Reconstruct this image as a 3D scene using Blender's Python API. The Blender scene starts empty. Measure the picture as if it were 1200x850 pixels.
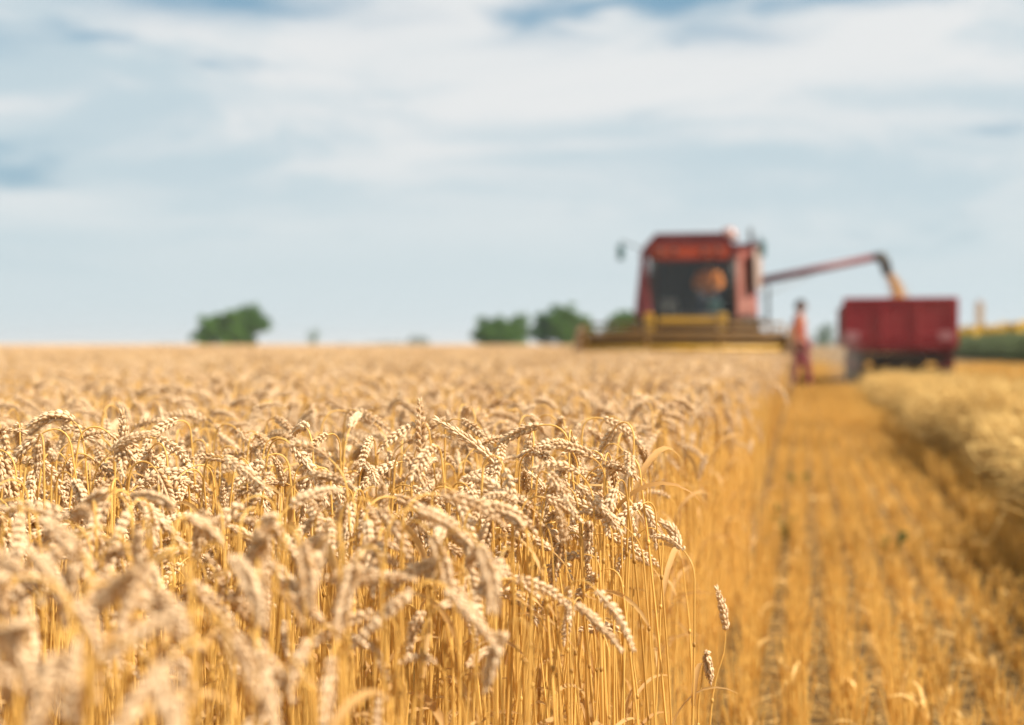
import bpy, bmesh, math, random
import numpy as np
from mathutils import Vector, Matrix, Quaternion
R = math.radians
sc = bpy.context.scene
COL = sc.collection
random.seed(7)
rng = np.random.default_rng(11)

# ------------------------------------------------------------------ camera, world, sun, exposure
CAM_H = 0.95
FPX = 1667.0                                  # focal length in pixels of a 1200 px wide picture
YAW = math.atan(340.0 / FPX)
PITCH = math.atan(21.5 / FPX)
cam_d = bpy.data.cameras.new('camera')
cam_d.sensor_width = 36.0
cam_d.lens = 36.0 * FPX / 1200.0
cam_d.clip_start = 0.02
cam_d.clip_end = 12000
cam_d.dof.use_dof = True
cam_d.dof.focus_distance = 1.86
cam_d.dof.aperture_fstop = 2.9
cam_d.dof.aperture_blades = 0
cam = bpy.data.objects.new('camera', cam_d)
COL.objects.link(cam)
cam.location = (0, 0, CAM_H)
cam.rotation_euler = (math.pi / 2 - PITCH, 0, YAW)
sc.camera = cam
CR = Vector((math.cos(YAW), math.sin(YAW), 0))
CF = Vector((-math.sin(YAW) * math.cos(PITCH), math.cos(YAW) * math.cos(PITCH), -math.sin(PITCH)))
CU = CR.cross(CF)


def at(px, py, depth):
    """world point at a pixel of the 1200x850 picture and a distance along the view axis"""
    return Vector((0, 0, CAM_H)) + CF * depth + CR * ((px - 600) / FPX * depth) + CU * ((425 - py) / FPX * depth)


def project(p):
    v = Vector(p) - Vector((0, 0, CAM_H))
    z = v.dot(CF)
    if z < 0.05:
        return (-9999, -9999, z)
    return (600 + FPX * v.dot(CR) / z, 425 - FPX * v.dot(CU) / z, z)


SUN_EL = R(47)
SUN_AZ = R(-10)                               # 0 = towards +X (right of the rows), positive = towards +Y
sun_dir = Vector((math.cos(SUN_EL) * math.cos(SUN_AZ), math.cos(SUN_EL) * math.sin(SUN_AZ), math.sin(SUN_EL)))
sd = bpy.data.lights.new('sun', 'SUN')
sd.energy = 5.0
sd.angle = R(0.6)
sd.color = (1.0, 0.93, 0.82)
so = bpy.data.objects.new('sun', sd)
COL.objects.link(so)
so.rotation_euler = sun_dir.to_track_quat('Z', 'Y').to_euler()

w = bpy.data.worlds.new('World')
sc.world = w
w.use_nodes = True
nt = w.node_tree
nt.nodes.clear()
N = nt.nodes.new
L = nt.links.new


def wn(kind, **kw):
    n = N(kind)
    for k, v in kw.items():
        setattr(n, k, v)
    return n


def wmath(op, a, b=None, c=None, clamp=False):
    n = N('ShaderNodeMath')
    n.operation = op
    n.use_clamp = clamp
    for i, v in enumerate((a, b, c)):
        if v is None:
            continue
        if isinstance(v, (int, float)):
            n.inputs[i].default_value = v
        else:
            L(v, n.inputs[i])
    return n.outputs[0]


wout = N('ShaderNodeOutputWorld')
bg = N('ShaderNodeBackground')
bg.inputs['Strength'].default_value = 0.0645
L(bg.outputs[0], wout.inputs[0])
sky = N('ShaderNodeTexSky')
sky.sky_type = 'NISHITA'
sky.sun_disc = False
sky.sun_elevation = SUN_EL
sky.sun_rotation = math.pi / 2 - SUN_AZ
sky.altitude = 100
sky.air_density = 1.0
sky.dust_density = 2.0
tc = N('ShaderNodeTexCoord')
sep = N('ShaderNodeSeparateXYZ')
L(tc.outputs['Generated'], sep.inputs[0])
gx, gy, gz = sep.outputs
elev = wmath('ARCSINE', gz)                    # radians above the horizon
azim = wmath('ARCTAN2', gx, gy)
comb = N('ShaderNodeCombineXYZ')
L(wmath('MULTIPLY', azim, 4.4), comb.inputs[0])
# perspective of a high layer: compress towards the horizon
L(wmath('MULTIPLY', elev, 17.0), comb.inputs[1])
comb.inputs[2].default_value = 3.7


def wnoise(scale, detail, rough, dist, off):
    n = N('ShaderNodeTexNoise')
    n.inputs['Scale'].default_value = scale
    n.inputs['Detail'].default_value = detail
    n.inputs['Roughness'].default_value = rough
    n.inputs['Distortion'].default_value = dist
    m = N('ShaderNodeMapping')
    m.inputs['Location'].default_value = off
    L(comb.outputs[0], m.inputs[0])
    L(m.outputs[0], n.inputs['Vector'])
    return n.outputs['Fac']


def wramp(fac, a, b):
    n = N('ShaderNodeMapRange')
    n.interpolation_type = 'SMOOTHSTEP'
    n.inputs['From Min'].default_value = a
    n.inputs['From Max'].default_value = b
    L(fac, n.inputs['Value'])
    return n.outputs[0]


big = wnoise(1.0, 5, 0.5, 0.35, (2.3, 0.4, 0))
fine = wnoise(2.6, 5, 0.55, 0.6, (7.1, 4.4, 1))
mixn = wmath('ADD', wmath('MULTIPLY', big, 0.75), wmath('MULTIPLY', fine, 0.25))
high = wramp(elev, R(9.0), R(16.0))            # the layer breaks up higher in the sky
cover = wmath('SUBTRACT', 1.0, wramp(wmath('ADD', wmath('SUBTRACT', 1.0, mixn), wmath('MULTIPLY', high, 0.05)), 0.56, 0.72))
# openings in the layer and thinner grey streaks at given bearings and heights of the sky (degrees)
waz = wmath('ADD', azim, wmath('MULTIPLY', wmath('SUBTRACT', fine, 0.5), 0.16))
wel = wmath('ADD', elev, wmath('MULTIPLY', wmath('SUBTRACT', big, 0.5), 0.040))


def spot(az_, el_, wa, we, k):
    a_ = wmath('POWER', wmath('DIVIDE', wmath('SUBTRACT', waz, R(az_)), R(wa)), 2.0)
    b_ = wmath('POWER', wmath('DIVIDE', wmath('SUBTRACT', wel, R(el_)), R(we)), 2.0)
    return wmath('MULTIPLY', wmath('EXPONENT', wmath('MULTIPLY', wmath('ADD', a_, b_), -1.0)), k)


holes = None
for q in ((-22.9, 13.35, 5.5, 0.85, 1.0), (-10.0, 12.9, 1.7, 0.85, 0.9), (-3.4, 12.1, 2.3, 0.6, 0.55), (-31.0, 11.2, 2.5, 0.5, 0.35), (6.0, 14.4, 3.0, 0.8, 0.5), (-33, 11.0, 2.5, 0.5, 0.3), (30, 15, 6, 1.4, .7), (-60, 13, 9, 1.4, .7), (70, 19, 12, 2.5, .7)):
    h_ = spot(*q)
    holes = h_ if holes is None else wmath('MAXIMUM', holes, h_)
greys = None
for q in ((-27.5, 6.5, 4.5, 0.55, 0.8), (-9.0, 8.4, 5.0, 0.5, 0.6), (-1.0, 6.0, 7.0, 0.8, 0.7), (-20, 9.6, 3.5, 0.5, 0.45), (4.0, 9.5, 4.0, 0.8, 0.6), (-17, 5.6, 6.0, 0.6, 0.5)):
    h_ = spot(*q)
    greys = h_ if greys is None else wmath('MAXIMUM', greys, h_)
cover = wmath('MULTIPLY', cover, wmath('SUBTRACT', 1.0, holes))
# brightness of the cloud itself: thicker parts greyer
shade = wramp(wnoise(0.8, 6, 0.58, 0.5, (12.0, 8.0, 2)), 0.37, 0.60)
shade = wmath('MULTIPLY', shade, wmath('SUBTRACT', 1.0, greys))
ccol = N('ShaderNodeMix')
ccol.data_type = 'RGBA'
L(shade, ccol.inputs['Factor'])
ccol.inputs[6].default_value = (5.3, 6.35, 6.85, 1)
ccol.inputs[7].default_value = (7.9, 7.95, 7.9, 1)
# pale, slightly blue veil near the horizon
low = wmath('SUBTRACT', 1.0, wramp(elev, R(2.0), R(8.5)))
c2 = N('ShaderNodeMix')
c2.data_type = 'RGBA'
L(wmath('MULTIPLY', low, 0.9), c2.inputs['Factor'])
L(ccol.outputs[2], c2.inputs[6])
c2.inputs[7].default_value = (5.75, 6.75, 7.1, 1)
blue = N('ShaderNodeMix')
blue.data_type = 'RGBA'
blue.inputs['Factor'].default_value = 0.65
L(sky.outputs[0], blue.inputs[6])
blue.inputs[7].default_value = (2.0, 4.0, 5.4, 1)
skyc = N('ShaderNodeMix')
skyc.data_type = 'RGBA'
L(wmath('MAXIMUM', wmath('MULTIPLY', cover, 0.93), wmath('MULTIPLY', low, 0.97)), skyc.inputs['Factor'])
L(blue.outputs[2], skyc.inputs[6])
L(c2.outputs[2], skyc.inputs[7])
L(skyc.outputs[2], bg.inputs['Color'])

vs = sc.view_settings
vs.view_transform = 'Standard'
vs.look = 'None'
vs.exposure = 0.74
vs.gamma = 1.0
vs.use_curve_mapping = False
sc.render.engine = 'CYCLES'
cy = sc.cycles
cy.use_denoising = True
cy.denoiser = 'OPENIMAGEDENOISE'
cy.max_bounces = 7
cy.diffuse_bounces = 2
cy.transmission_bounces = 5
cy.transparent_max_bounces = 12
cy.sample_clamp_indirect = 6.0
cy.caustics_reflective = False
cy.caustics_refractive = False

# ------------------------------------------------------------------ materials
MATS = {}


def mat_node(name):
    m = bpy.data.materials.new(name)
    m.use_nodes = True
    t = m.node_tree
    t.nodes.clear()
    return m, t


def straw_mat(name, dark, light, transl=0.35, rough=0.6, tip=None, scale=40.0, var=1.0, spec=0.25):
    """dry plant matter: every loose piece has its own tone, some light passes through"""
    m, t = mat_node(name)
    n, l = t.nodes.new, t.links.new
    out = n('ShaderNodeOutputMaterial')
    geo = n('ShaderNodeNewGeometry')
    oi = n('ShaderNodeObjectInfo')
    tcx = n('ShaderNodeTexCoord')
    nz = n('ShaderNodeTexNoise')
    nz.inputs['Scale'].default_value = scale
    nz.inputs['Detail'].default_value = 3
    l(tcx.outputs['Object'], nz.inputs['Vector'])
    a = n('ShaderNodeMath'); a.operation = 'MULTIPLY'; a.inputs[1].default_value = 0.5 * var
    l(geo.outputs['Random Per Island'], a.inputs[0])
    b = n('ShaderNodeMath'); b.operation = 'MULTIPLY_ADD'; b.inputs[1].default_value = 0.35 * var
    l(oi.outputs['Random'], b.inputs[0]); l(a.outputs[0], b.inputs[2])
    c = n('ShaderNodeMath'); c.operation = 'MULTIPLY_ADD'; c.inputs[1].default_value = 0.55; c.use_clamp = True
    l(nz.outputs['Fac'], c.inputs[0]); l(b.outputs[0], c.inputs[2])
    ramp = n('ShaderNodeMapRange')
    ramp.inputs['From Min'].default_value = 0.2; ramp.inputs['From Max'].default_value = 1.05
    l(c.outputs[0], ramp.inputs['Value'])
    mix = n('ShaderNodeMix'); mix.data_type = 'RGBA'
    mix.inputs[6].default_value = (*dark, 1); mix.inputs[7].default_value = (*light, 1)
    l(ramp.outputs[0], mix.inputs['Factor'])
    p = n('ShaderNodeBsdfPrincipled')
    p.inputs['Roughness'].default_value = rough
    p.inputs['Specular IOR Level'].default_value = spec
    l(mix.outputs[2], p.inputs['Base Color'])
    tr = n('ShaderNodeBsdfTranslucent')
    l(mix.outputs[2], tr.inputs['Color'])
    ms = n('ShaderNodeMixShader'); ms.inputs[0].default_value = transl
    l(p.outputs[0], ms.inputs[1]); l(tr.outputs[0], ms.inputs[2])
    l(ms.outputs[0], out.inputs['Surface'])
    MATS[name] = m
    return m


def paint_mat(name, col, col2=None, rough=0.45, metal=0.0, scale=3.0, lo=0.35, hi=0.75, spec=0.5, bump=0.0):
    """painted or bare solid with a worn, dusty second tone of its own shape"""
    m, t = mat_node(name)
    n, l = t.nodes.new, t.links.new
    out = n('ShaderNodeOutputMaterial')
    p = n('ShaderNodeBsdfPrincipled')
    p.inputs['Roughness'].default_value = rough
    p.inputs['Metallic'].default_value = metal
    p.inputs['Specular IOR Level'].default_value = spec
    tcx = n('ShaderNodeTexCoord')
    nz = n('ShaderNodeTexNoise')
    nz.inputs['Scale'].default_value = scale; nz.inputs['Detail'].default_value = 6; nz.inputs['Roughness'].default_value = 0.62
    l(tcx.outputs['Object'], nz.inputs['Vector'])
    mr = n('ShaderNodeMapRange'); mr.interpolation_type = 'SMOOTHSTEP'
    mr.inputs['From Min'].default_value = lo; mr.inputs['From Max'].default_value = hi
    l(nz.outputs['Fac'], mr.inputs['Value'])
    mix = n('ShaderNodeMix'); mix.data_type = 'RGBA'
    mix.inputs[6].default_value = (*col, 1); mix.inputs[7].default_value = (*(col2 or tuple(c * 0.8 for c in col)), 1)
    l(mr.outputs[0], mix.inputs['Factor'])
    l(mix.outputs[2], p.inputs['Base Color'])
    if bump:
        bp = n('ShaderNodeBump'); bp.inputs['Strength'].default_value = bump
        l(nz.outputs['Fac'], bp.inputs['Height']); l(bp.outputs[0], p.inputs['Normal'])
    l(p.outputs[0], out.inputs['Surface'])
    MATS[name] = m
    return m


def glass_mat(name, tint, refl=0.1):
    m, t = mat_node(name)
    n, l = t.nodes.new, t.links.new
    out = n('ShaderNodeOutputMaterial')
    tr = n('ShaderNodeBsdfTransparent'); tr.inputs[0].default_value = (*tint, 1)
    g = n('ShaderNodeBsdfGlossy'); g.inputs['Roughness'].default_value = 0.12
    ms = n('ShaderNodeMixShader'); ms.inputs[0].default_value = refl
    l(tr.outputs[0], ms.inputs[1]); l(g.outputs[0], ms.inputs[2]); l(ms.outputs[0], out.inputs[0])
    MATS[name] = m
    return m


straw_mat('ear', (0.54, 0.285, 0.09), (0.95, 0.725, 0.46), transl=0.27, rough=0.5, var=1.25, scale=60, spec=0.3)
straw_mat('stem', (0.40, 0.18, 0.03), (0.94, 0.59, 0.16), transl=0.30, rough=0.4, var=1.4, scale=9, spec=0.45)
straw_mat('leaf', (0.46, 0.22, 0.05), (0.84, 0.56, 0.24), transl=0.5, rough=0.6, scale=14)
straw_mat('stubble', (0.40, 0.19, 0.035), (0.96, 0.63, 0.18), transl=0.33, var=1.3, rough=0.5, scale=12)
straw_mat('litter', (0.50, 0.27, 0.07), (0.93, 0.64, 0.25), transl=0.32, rough=0.55, scale=12)
straw_mat('windrow', (0.48, 0.26, 0.06), (0.95, 0.68, 0.26), transl=0.28, rough=0.55, scale=12)
straw_mat('grain', (0.40, 0.21, 0.07), (0.62, 0.37, 0.14), transl=0.05, rough=0.6, scale=30)
straw_mat('foliage', (0.028, 0.072, 0.012), (0.085, 0.165, 0.026), transl=0.25, rough=0.7, scale=0.35, spec=0.05)
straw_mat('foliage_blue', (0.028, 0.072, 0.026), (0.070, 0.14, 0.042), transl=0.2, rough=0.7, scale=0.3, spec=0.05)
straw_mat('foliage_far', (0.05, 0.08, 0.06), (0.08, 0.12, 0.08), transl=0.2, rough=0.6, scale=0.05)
straw_mat('weed', (0.05, 0.085, 0.02), (0.12, 0.16, 0.04), transl=0.35, rough=0.6, scale=8)
straw_mat('sunflower_leaf', (0.13, 0.175, 0.09), (0.19, 0.235, 0.11), transl=0.5, rough=0.6, scale=3)
straw_mat('petal', (0.50, 0.28, 0.02), (0.68, 0.42, 0.04), transl=0.35, rough=0.6, scale=10)
paint_mat('seed_disc', (0.10, 0.055, 0.02), (0.16, 0.09, 0.03), rough=0.9)
paint_mat('bark', (0.10, 0.075, 0.05), (0.16, 0.12, 0.08), rough=0.9, scale=6)
paint_mat('red', (0.19, 0.016, 0.016), (0.22, 0.035, 0.030), rough=0.42, scale=2.2)
paint_mat('sunlit_red', (0.27, 0.075, 0.055), (0.33, 0.15, 0.11), rough=0.55, scale=2.0)  # paler copy of the red: sunlight put into the colour
paint_mat('orange_red', (0.40, 0.050, 0.014), (0.34, 0.06, 0.02), rough=0.4, scale=2.5)
paint_mat('dark_red', (0.11, 0.012, 0.012), (0.15, 0.024, 0.022), rough=0.5, scale=2.5)
paint_mat('trailer_red', (0.26, 0.012, 0.018), (0.29, 0.034, 0.034), rough=0.5, scale=1.6)
paint_mat('yellow', (0.54, 0.29, 0.018), (0.42, 0.23, 0.025), rough=0.5, scale=3)
paint_mat('ochre', (0.20, 0.10, 0.018), (0.15, 0.08, 0.022), rough=0.65, scale=3)
paint_mat('brown_steel', (0.12, 0.058, 0.018), (0.17, 0.09, 0.032), rough=0.6, scale=4)
paint_mat('dark_steel', (0.030, 0.028, 0.026), (0.07, 0.06, 0.05), rough=0.55, scale=4)
paint_mat('cab_lining', (0.050, 0.045, 0.042), (0.07, 0.06, 0.055), rough=0.8)
paint_mat('rubber', (0.025, 0.024, 0.023), (0.11, 0.09, 0.065), rough=0.85, scale=3, bump=0.1)
paint_mat('grey_paint', (0.26, 0.25, 0.23), (0.34, 0.31, 0.27), rough=0.5)
paint_mat('lifted_pink', (0.40, 0.20, 0.17), (0.34, 0.13, 0.11), rough=0.7, scale=2)  # lighter than the boards: brightness put into the colour of a shaded side
paint_mat('sunlit_panel', (0.38, 0.28, 0.23), (0.30, 0.20, 0.15), rough=0.55, scale=2)  # sunlight on the red tank's side, put into this pale colour
paint_mat('white_plate', (0.42, 0.17, 0.18), (0.38, 0.15, 0.16), rough=0.35)
paint_mat('teal', (0.05, 0.13, 0.13), (0.07, 0.15, 0.15), rough=0.4)
paint_mat('mirror', (0.10, 0.20, 0.22), (0.12, 0.22, 0.24), rough=0.25)
paint_mat('beacon', (0.36, 0.22, 0.19), (0.33, 0.2, 0.17), rough=0.25)
paint_mat('headlight', (0.75, 0.74, 0.70), (0.7, 0.7, 0.66), rough=0.15)
paint_mat('skin', (0.38, 0.20, 0.13), (0.34, 0.17, 0.11), rough=0.55)
paint_mat('hair', (0.025, 0.018, 0.014), (0.04, 0.028, 0.02), rough=0.6, scale=40)
paint_mat('orange_shirt', (0.85, 0.30, 0.06), (0.76, 0.25, 0.05), rough=0.8, scale=8)
paint_mat('coral_top', (0.33, 0.078, 0.034), (0.28, 0.06, 0.03), rough=0.85, scale=8)
paint_mat('pink_trousers', (0.21, 0.024, 0.040), (0.17, 0.02, 0.034), rough=0.85, scale=8)
paint_mat('blue_trousers', (0.05, 0.07, 0.12), (0.06, 0.08, 0.14), rough=0.85, scale=8)
paint_mat('shoe', (0.05, 0.04, 0.035), (0.08, 0.06, 0.05), rough=0.7)
paint_mat('eye', (0.03, 0.02, 0.015), (0.03, 0.02, 0.015), rough=0.2)
paint_mat('lip', (0.36, 0.13, 0.10), (0.34, 0.12, 0.10), rough=0.5)
paint_mat('tan_plaster', (0.46, 0.30, 0.14), (0.42, 0.27, 0.12), rough=0.85, scale=0.6)
paint_mat('grey_wall', (0.28, 0.31, 0.32), (0.24, 0.26, 0.28), rough=0.8, scale=0.4)
paint_mat('roof_tile', (0.26, 0.15, 0.11), (0.20, 0.12, 0.09), rough=0.8, scale=1.0)
paint_mat('window_glass', (0.05, 0.06, 0.07), (0.06, 0.07, 0.08), rough=0.1)
glass_mat('cab_glass', (0.87, 0.86, 0.83), 0.035)

# soil
m, t = mat_node('soil')
n_, l_ = t.nodes.new, t.links.new
o_ = n_('ShaderNodeOutputMaterial'); p_ = n_('ShaderNodeBsdfPrincipled'); p_.inputs['Roughness'].default_value = 0.95
tcx = n_('ShaderNodeTexCoord')
a_ = n_('ShaderNodeTexNoise'); a_.inputs['Scale'].default_value = 14; a_.inputs['Detail'].default_value = 8; a_.inputs['Roughness'].default_value = 0.7
b_ = n_('ShaderNodeTexNoise'); b_.inputs['Scale'].default_value = 0.12; b_.inputs['Detail'].default_value = 4
l_(tcx.outputs['Object'], a_.inputs['Vector']); l_(tcx.outputs['Object'], b_.inputs['Vector'])
mx = n_('ShaderNodeMix'); mx.data_type = 'RGBA'
mx.inputs[6].default_value = (0.08, 0.040, 0.012, 1); mx.inputs[7].default_value = (0.40, 0.22, 0.055, 1)
mr = n_('ShaderNodeMapRange'); mr.inputs['From Min'].default_value = 0.35; mr.inputs['From Max'].default_value = 0.62
l_(a_.outputs['Fac'], mr.inputs['Value']); l_(mr.outputs[0], mx.inputs['Factor'])
mx2 = n_('ShaderNodeMix'); mx2.data_type = 'RGBA'; mx2.blend_type = 'MULTIPLY'; mx2.inputs['Factor'].default_value = 0.35
l_(mx.outputs[2], mx2.inputs[6]); l_(b_.outputs['Color'], mx2.inputs[7])
l_(mx2.outputs[2], p_.inputs['Base Color'])
bp = n_('ShaderNodeBump'); bp.inputs['Strength'].default_value = 0.6; bp.inputs['Distance'].default_value = 0.03
l_(a_.outputs['Fac'], bp.inputs['Height']); l_(bp.outputs[0], p_.inputs['Normal'])
l_(p_.outputs[0], o_.inputs['Surface'])
MATS['soil'] = m

# ------------------------------------------------------------------ mesh helpers


class MB:
    """collects vertices and faces (with material slots) for one mesh"""

    def __init__(s):
        s.v = []; s.f = []; s.m = []; s.smooth = []; s.nv = 0

    def add(s, v, f, m=0, smooth=False):
        v = np.asarray(v, dtype=float).reshape(-1, 3)
        s.v.append(v)
        o = s.nv
        for q in f:
            s.f.append(tuple(i + o for i in q))
        s.m += [m] * len(f)
        s.smooth += [smooth] * len(f)
        s.nv += len(v)
        return s

    def box(s, c, d, m=0, rot=None, bev=0.0):
        x, y, z = [k / 2 for k in d]
        if bev <= 0:
            v = np.array([(-x, -y, -z), (x, -y, -z), (x, y, -z), (-x, y, -z), (-x, -y, z), (x, -y, z), (x, y, z), (-x, y, z)])
            f = [(0, 3, 2, 1), (4, 5, 6, 7), (0, 1, 5, 4), (1, 2, 6, 5), (2, 3, 7, 6), (3, 0, 4, 7)]
        else:
            bm = bmesh.new()
            bmesh.ops.create_cube(bm, size=1.0)
            for q in bm.verts:
                q.co = Vector((q.co.x * 2 * x, q.co.y * 2 * y, q.co.z * 2 * z))
            bmesh.ops.bevel(bm, geom=list(bm.edges), offset=min(bev, x, y, z), segments=2, affect='EDGES', profile=0.5)
            bm.verts.ensure_lookup_table()
            v = np.array([q.co[:] for q in bm.verts])
            f = [tuple(q.index for q in fc.verts) for fc in bm.faces]
            bm.free()
        if rot is not None:
            v = v @ np.array(rot.to_matrix() if hasattr(rot, 'to_matrix') else rot).T
        return s.add(v + np.array(c), f, m)

    def prism(s, pts, axis, a, b, m=0):
        """polygon pts (2D) extruded along an axis from a to b"""
        k = len(pts)
        def mk(p, h):
            if axis == 'x': return (h, p[0], p[1])
            if axis == 'y': return (p[0], h, p[1])
            return (p[0], p[1], h)
        v = [mk(p, a) for p in pts] + [mk(p, b) for p in pts]
        f = [tuple(range(k - 1, -1, -1)), tuple(range(k, 2 * k))]
        f += [(i, (i + 1) % k, (i + 1) % k + k, i + k) for i in range(k)]
        return s.add(v, f, m)

    def tube(s, pts, rad, sides=8, m=0, cap=True, smooth=True):
        pts = [Vector(p) for p in pts]
        k = len(pts)
        if not hasattr(rad, '__len__'):
            rad = [rad] * k
        v = []; f = []
        prev = None
        for i, p in enumerate(pts):
            tdir = (pts[min(i + 1, k - 1)] - pts[max(i - 1, 0)])
            if tdir.length < 1e-9:
                tdir = Vector((0, 0, 1))
            tdir.normalize()
            if prev is None:
                u = tdir.orthogonal().normalized()
            else:
                u = prev - tdir * prev.dot(tdir)
                u = u.normalized() if u.length > 1e-6 else tdir.orthogonal().normalized()
            prev = u
            w_ = tdir.cross(u)
            for j in range(sides):
                a = 2 * math.pi * j / sides
                v.append(p + (u * math.cos(a) + w_ * math.sin(a)) * rad[i])
        for i in range(k - 1):
            for j in range(sides):
                j2 = (j + 1) % sides
                f.append((i * sides + j, i * sides + j2, (i + 1) * sides + j2, (i + 1) * sides + j))
        if cap:
            f.append(tuple(range(sides - 1, -1, -1)))
            f.append(tuple((k - 1) * sides + j for j in range(sides)))
        return s.add([q[:] for q in v], f, m, smooth)

    def lathe(s, prof, c, axis='z', sides=24, m=0, smooth=True, rot=None):
        """profile (r, h) turned round an axis through c"""
        v = []; f = []
        for (r, h) in prof:
            for j in range(sides):
                a = 2 * math.pi * j / sides
                x, y = r * math.cos(a), r * math.sin(a)
                v.append((x, y, h) if axis == 'z' else (h, x, y) if axis == 'x' else (y, h, x))
        k = len(prof)
        for i in range(k - 1):
            for j in range(sides):
                j2 = (j + 1) % sides
                f.append((i * sides + j, i * sides + j2, (i + 1) * sides + j2, (i + 1) * sides + j))
        if prof[0][0] > 1e-5: f.append(tuple(range(sides - 1, -1, -1)))
        if prof[-1][0] > 1e-5: f.append(tuple((k - 1) * sides + j for j in range(sides)))
        v = np.array(v)
        if rot is not None:
            v = v @ np.array(rot.to_matrix()).T
        return s.add(v + np.array(c), f, m, smooth)

    def ell(s, c, r, m=0, seg=12, rings=8, rot=None):
        v = []; f = []
        for i in range(rings + 1):
            ph = math.pi * i / rings
            for j in range(seg):
                a = 2 * math.pi * j / seg
                v.append((r[0] * math.sin(ph) * math.cos(a), r[1] * math.sin(ph) * math.sin(a), r[2] * math.cos(ph)))
        for i in range(rings):
            for j in range(seg):
                j2 = (j + 1) % seg
                f.append((i * seg + j, (i + 1) * seg + j, (i + 1) * seg + j2, i * seg + j2))
        v = np.array(v)
        if rot is not None:
            v = v @ np.array(rot.to_matrix()).T
        return s.add(v + np.array(c), f, m, True)

    def mesh(s, name, mats):
        me = bpy.data.meshes.new(name)
        V = np.concatenate(s.v) if s.v else np.zeros((0, 3))
        me.from_pydata(V.tolist(), [], s.f)
        for mm in ([mats] if isinstance(mats, str) else mats):
            me.materials.append(MATS[mm])
        if len(s.f):
            me.polygons.foreach_set('material_index', s.m)
            me.polygons.foreach_set('use_smooth', s.smooth)
        me.update()
        return me

    def build(s, name, mats, parent=None, link=True):
        o = bpy.data.objects.new(name, s.mesh(name, mats))
        if link:
            COL.objects.link(o)
        if parent is not None:
            o.parent = parent
        return o


def tag(o, label=None, cat=None, group=None, kind=None):
    if label: o['label'] = label
    if cat: o['category'] = cat
    if group: o['group'] = group
    if kind: o['kind'] = kind
    return o


def empty(name, loc, rz=0.0):
    o = bpy.data.objects.new(name, None)
    COL.objects.link(o)
    o.location = loc
    o.rotation_euler = (0, 0, rz)
    o.empty_display_size = 0.1
    return o


# ------------------------------------------------------------------ scatter (one object, many instances)
def proto_collection(name, meshes):
    c = bpy.data.collections.new(name)
    for i, me in enumerate(meshes):
        c.objects.link(bpy.data.objects.new('%s_%02d' % (name, i), me))
    return c


def scatter_object(name, coll, pts, rots, scales, idx, base=None, mats=()):
    """base = (verts, faces, uv-less smooth sheet) that shows as itself; pts carry instances"""
    nb = 0
    bv, bf = ([], [])
    if base:
        bv, bf = base
        nb = len(bv)
    me = bpy.data.meshes.new(name)
    me.from_pydata(list(map(tuple, bv)) + [tuple(p) for p in pts], [], bf)
    for mm in mats:
        me.materials.append(MATS[mm])
    n = nb + len(pts)
    def attr(nm, typ, key, data):
        a = me.attributes.new(nm, typ, 'POINT')
        a.data.foreach_set(key, np.asarray(data).ravel())
    sel = np.zeros(n, dtype=bool); sel[nb:] = True
    attr('sel', 'BOOLEAN', 'value', sel)
    rr = np.zeros((n, 3), dtype=np.float32); rr[nb:] = rots
    attr('rot', 'FLOAT_VECTOR', 'vector', rr)
    s_ = np.ones((n, 3), dtype=np.float32); s_[nb:] = scales
    attr('scl', 'FLOAT_VECTOR', 'vector', s_)
    ii = np.zeros(n, dtype=np.int32); ii[nb:] = idx
    attr('idx', 'INT', 'value', ii)
    for p in me.polygons:
        p.use_smooth = True
    o = bpy.data.objects.new(name, me)
    COL.objects.link(o)
    g = bpy.data.node_groups.new(name + '_scatter', 'GeometryNodeTree')
    g.interface.new_socket('Geometry', in_out='INPUT', socket_type='NodeSocketGeometry')
    g.interface.new_socket('Geometry', in_out='OUTPUT', socket_type='NodeSocketGeometry')
    nn, ll = g.nodes.new, g.links.new
    gi, go = nn('NodeGroupInput'), nn('NodeGroupOutput')
    ci = nn('GeometryNodeCollectionInfo')
    ci.inputs['Collection'].default_value = coll
    ci.inputs['Separate Children'].default_value = True
    ci.inputs['Reset Children'].default_value = True
    iop = nn('GeometryNodeInstanceOnPoints')
    iop.inputs['Pick Instance'].default_value = True
    def na(nm, typ):
        a = nn('GeometryNodeInputNamedAttribute'); a.data_type = typ; a.inputs['Name'].default_value = nm
        return a.outputs['Attribute']
    ll(gi.outputs[0], iop.inputs['Points'])
    ll(na('sel', 'BOOLEAN'), iop.inputs['Selection'])
    ll(ci.outputs[0], iop.inputs['Instance'])
    ll(na('idx', 'INT'), iop.inputs['Instance Index'])
    ll(na('rot', 'FLOAT_VECTOR'), iop.inputs['Rotation'])
    ll(na('scl', 'FLOAT_VECTOR'), iop.inputs['Scale'])
    j = nn('GeometryNodeJoinGeometry')
    ll(gi.outputs[0], j.inputs[0])
    ll(iop.outputs[0], j.inputs[0])
    ll(j.outputs[0], go.inputs[0])
    md = o.modifiers.new('scatter', 'NODES')
    md.node_group = g
    return o


# ------------------------------------------------------------------ ground
def ground():
    mb = MB()
    xs = [-3000, -200, -60, -10, 0, 10, 60, 200, 3000]
    ys = [-200, -20, 0, 20, 60, 200, 800, 6000]
    v = [(x, y, 0) for y in ys for x in xs]
    nx = len(xs)
    f = [(j * nx + i, j * nx + i + 1, (j + 1) * nx + i + 1, (j + 1) * nx + i) for j in range(len(ys) - 1) for i in range(nx - 1)]
    mb.add(v, f)
    return tag(mb.build('ground', 'soil'), kind='structure')


ground()

# ------------------------------------------------------------------ wheat
KPROF = [(0.0, 0.35), (0.16, 0.80), (0.42, 1.0), (0.70, 0.74), (0.90, 0.34), (1.0, 0.04)]


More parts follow.
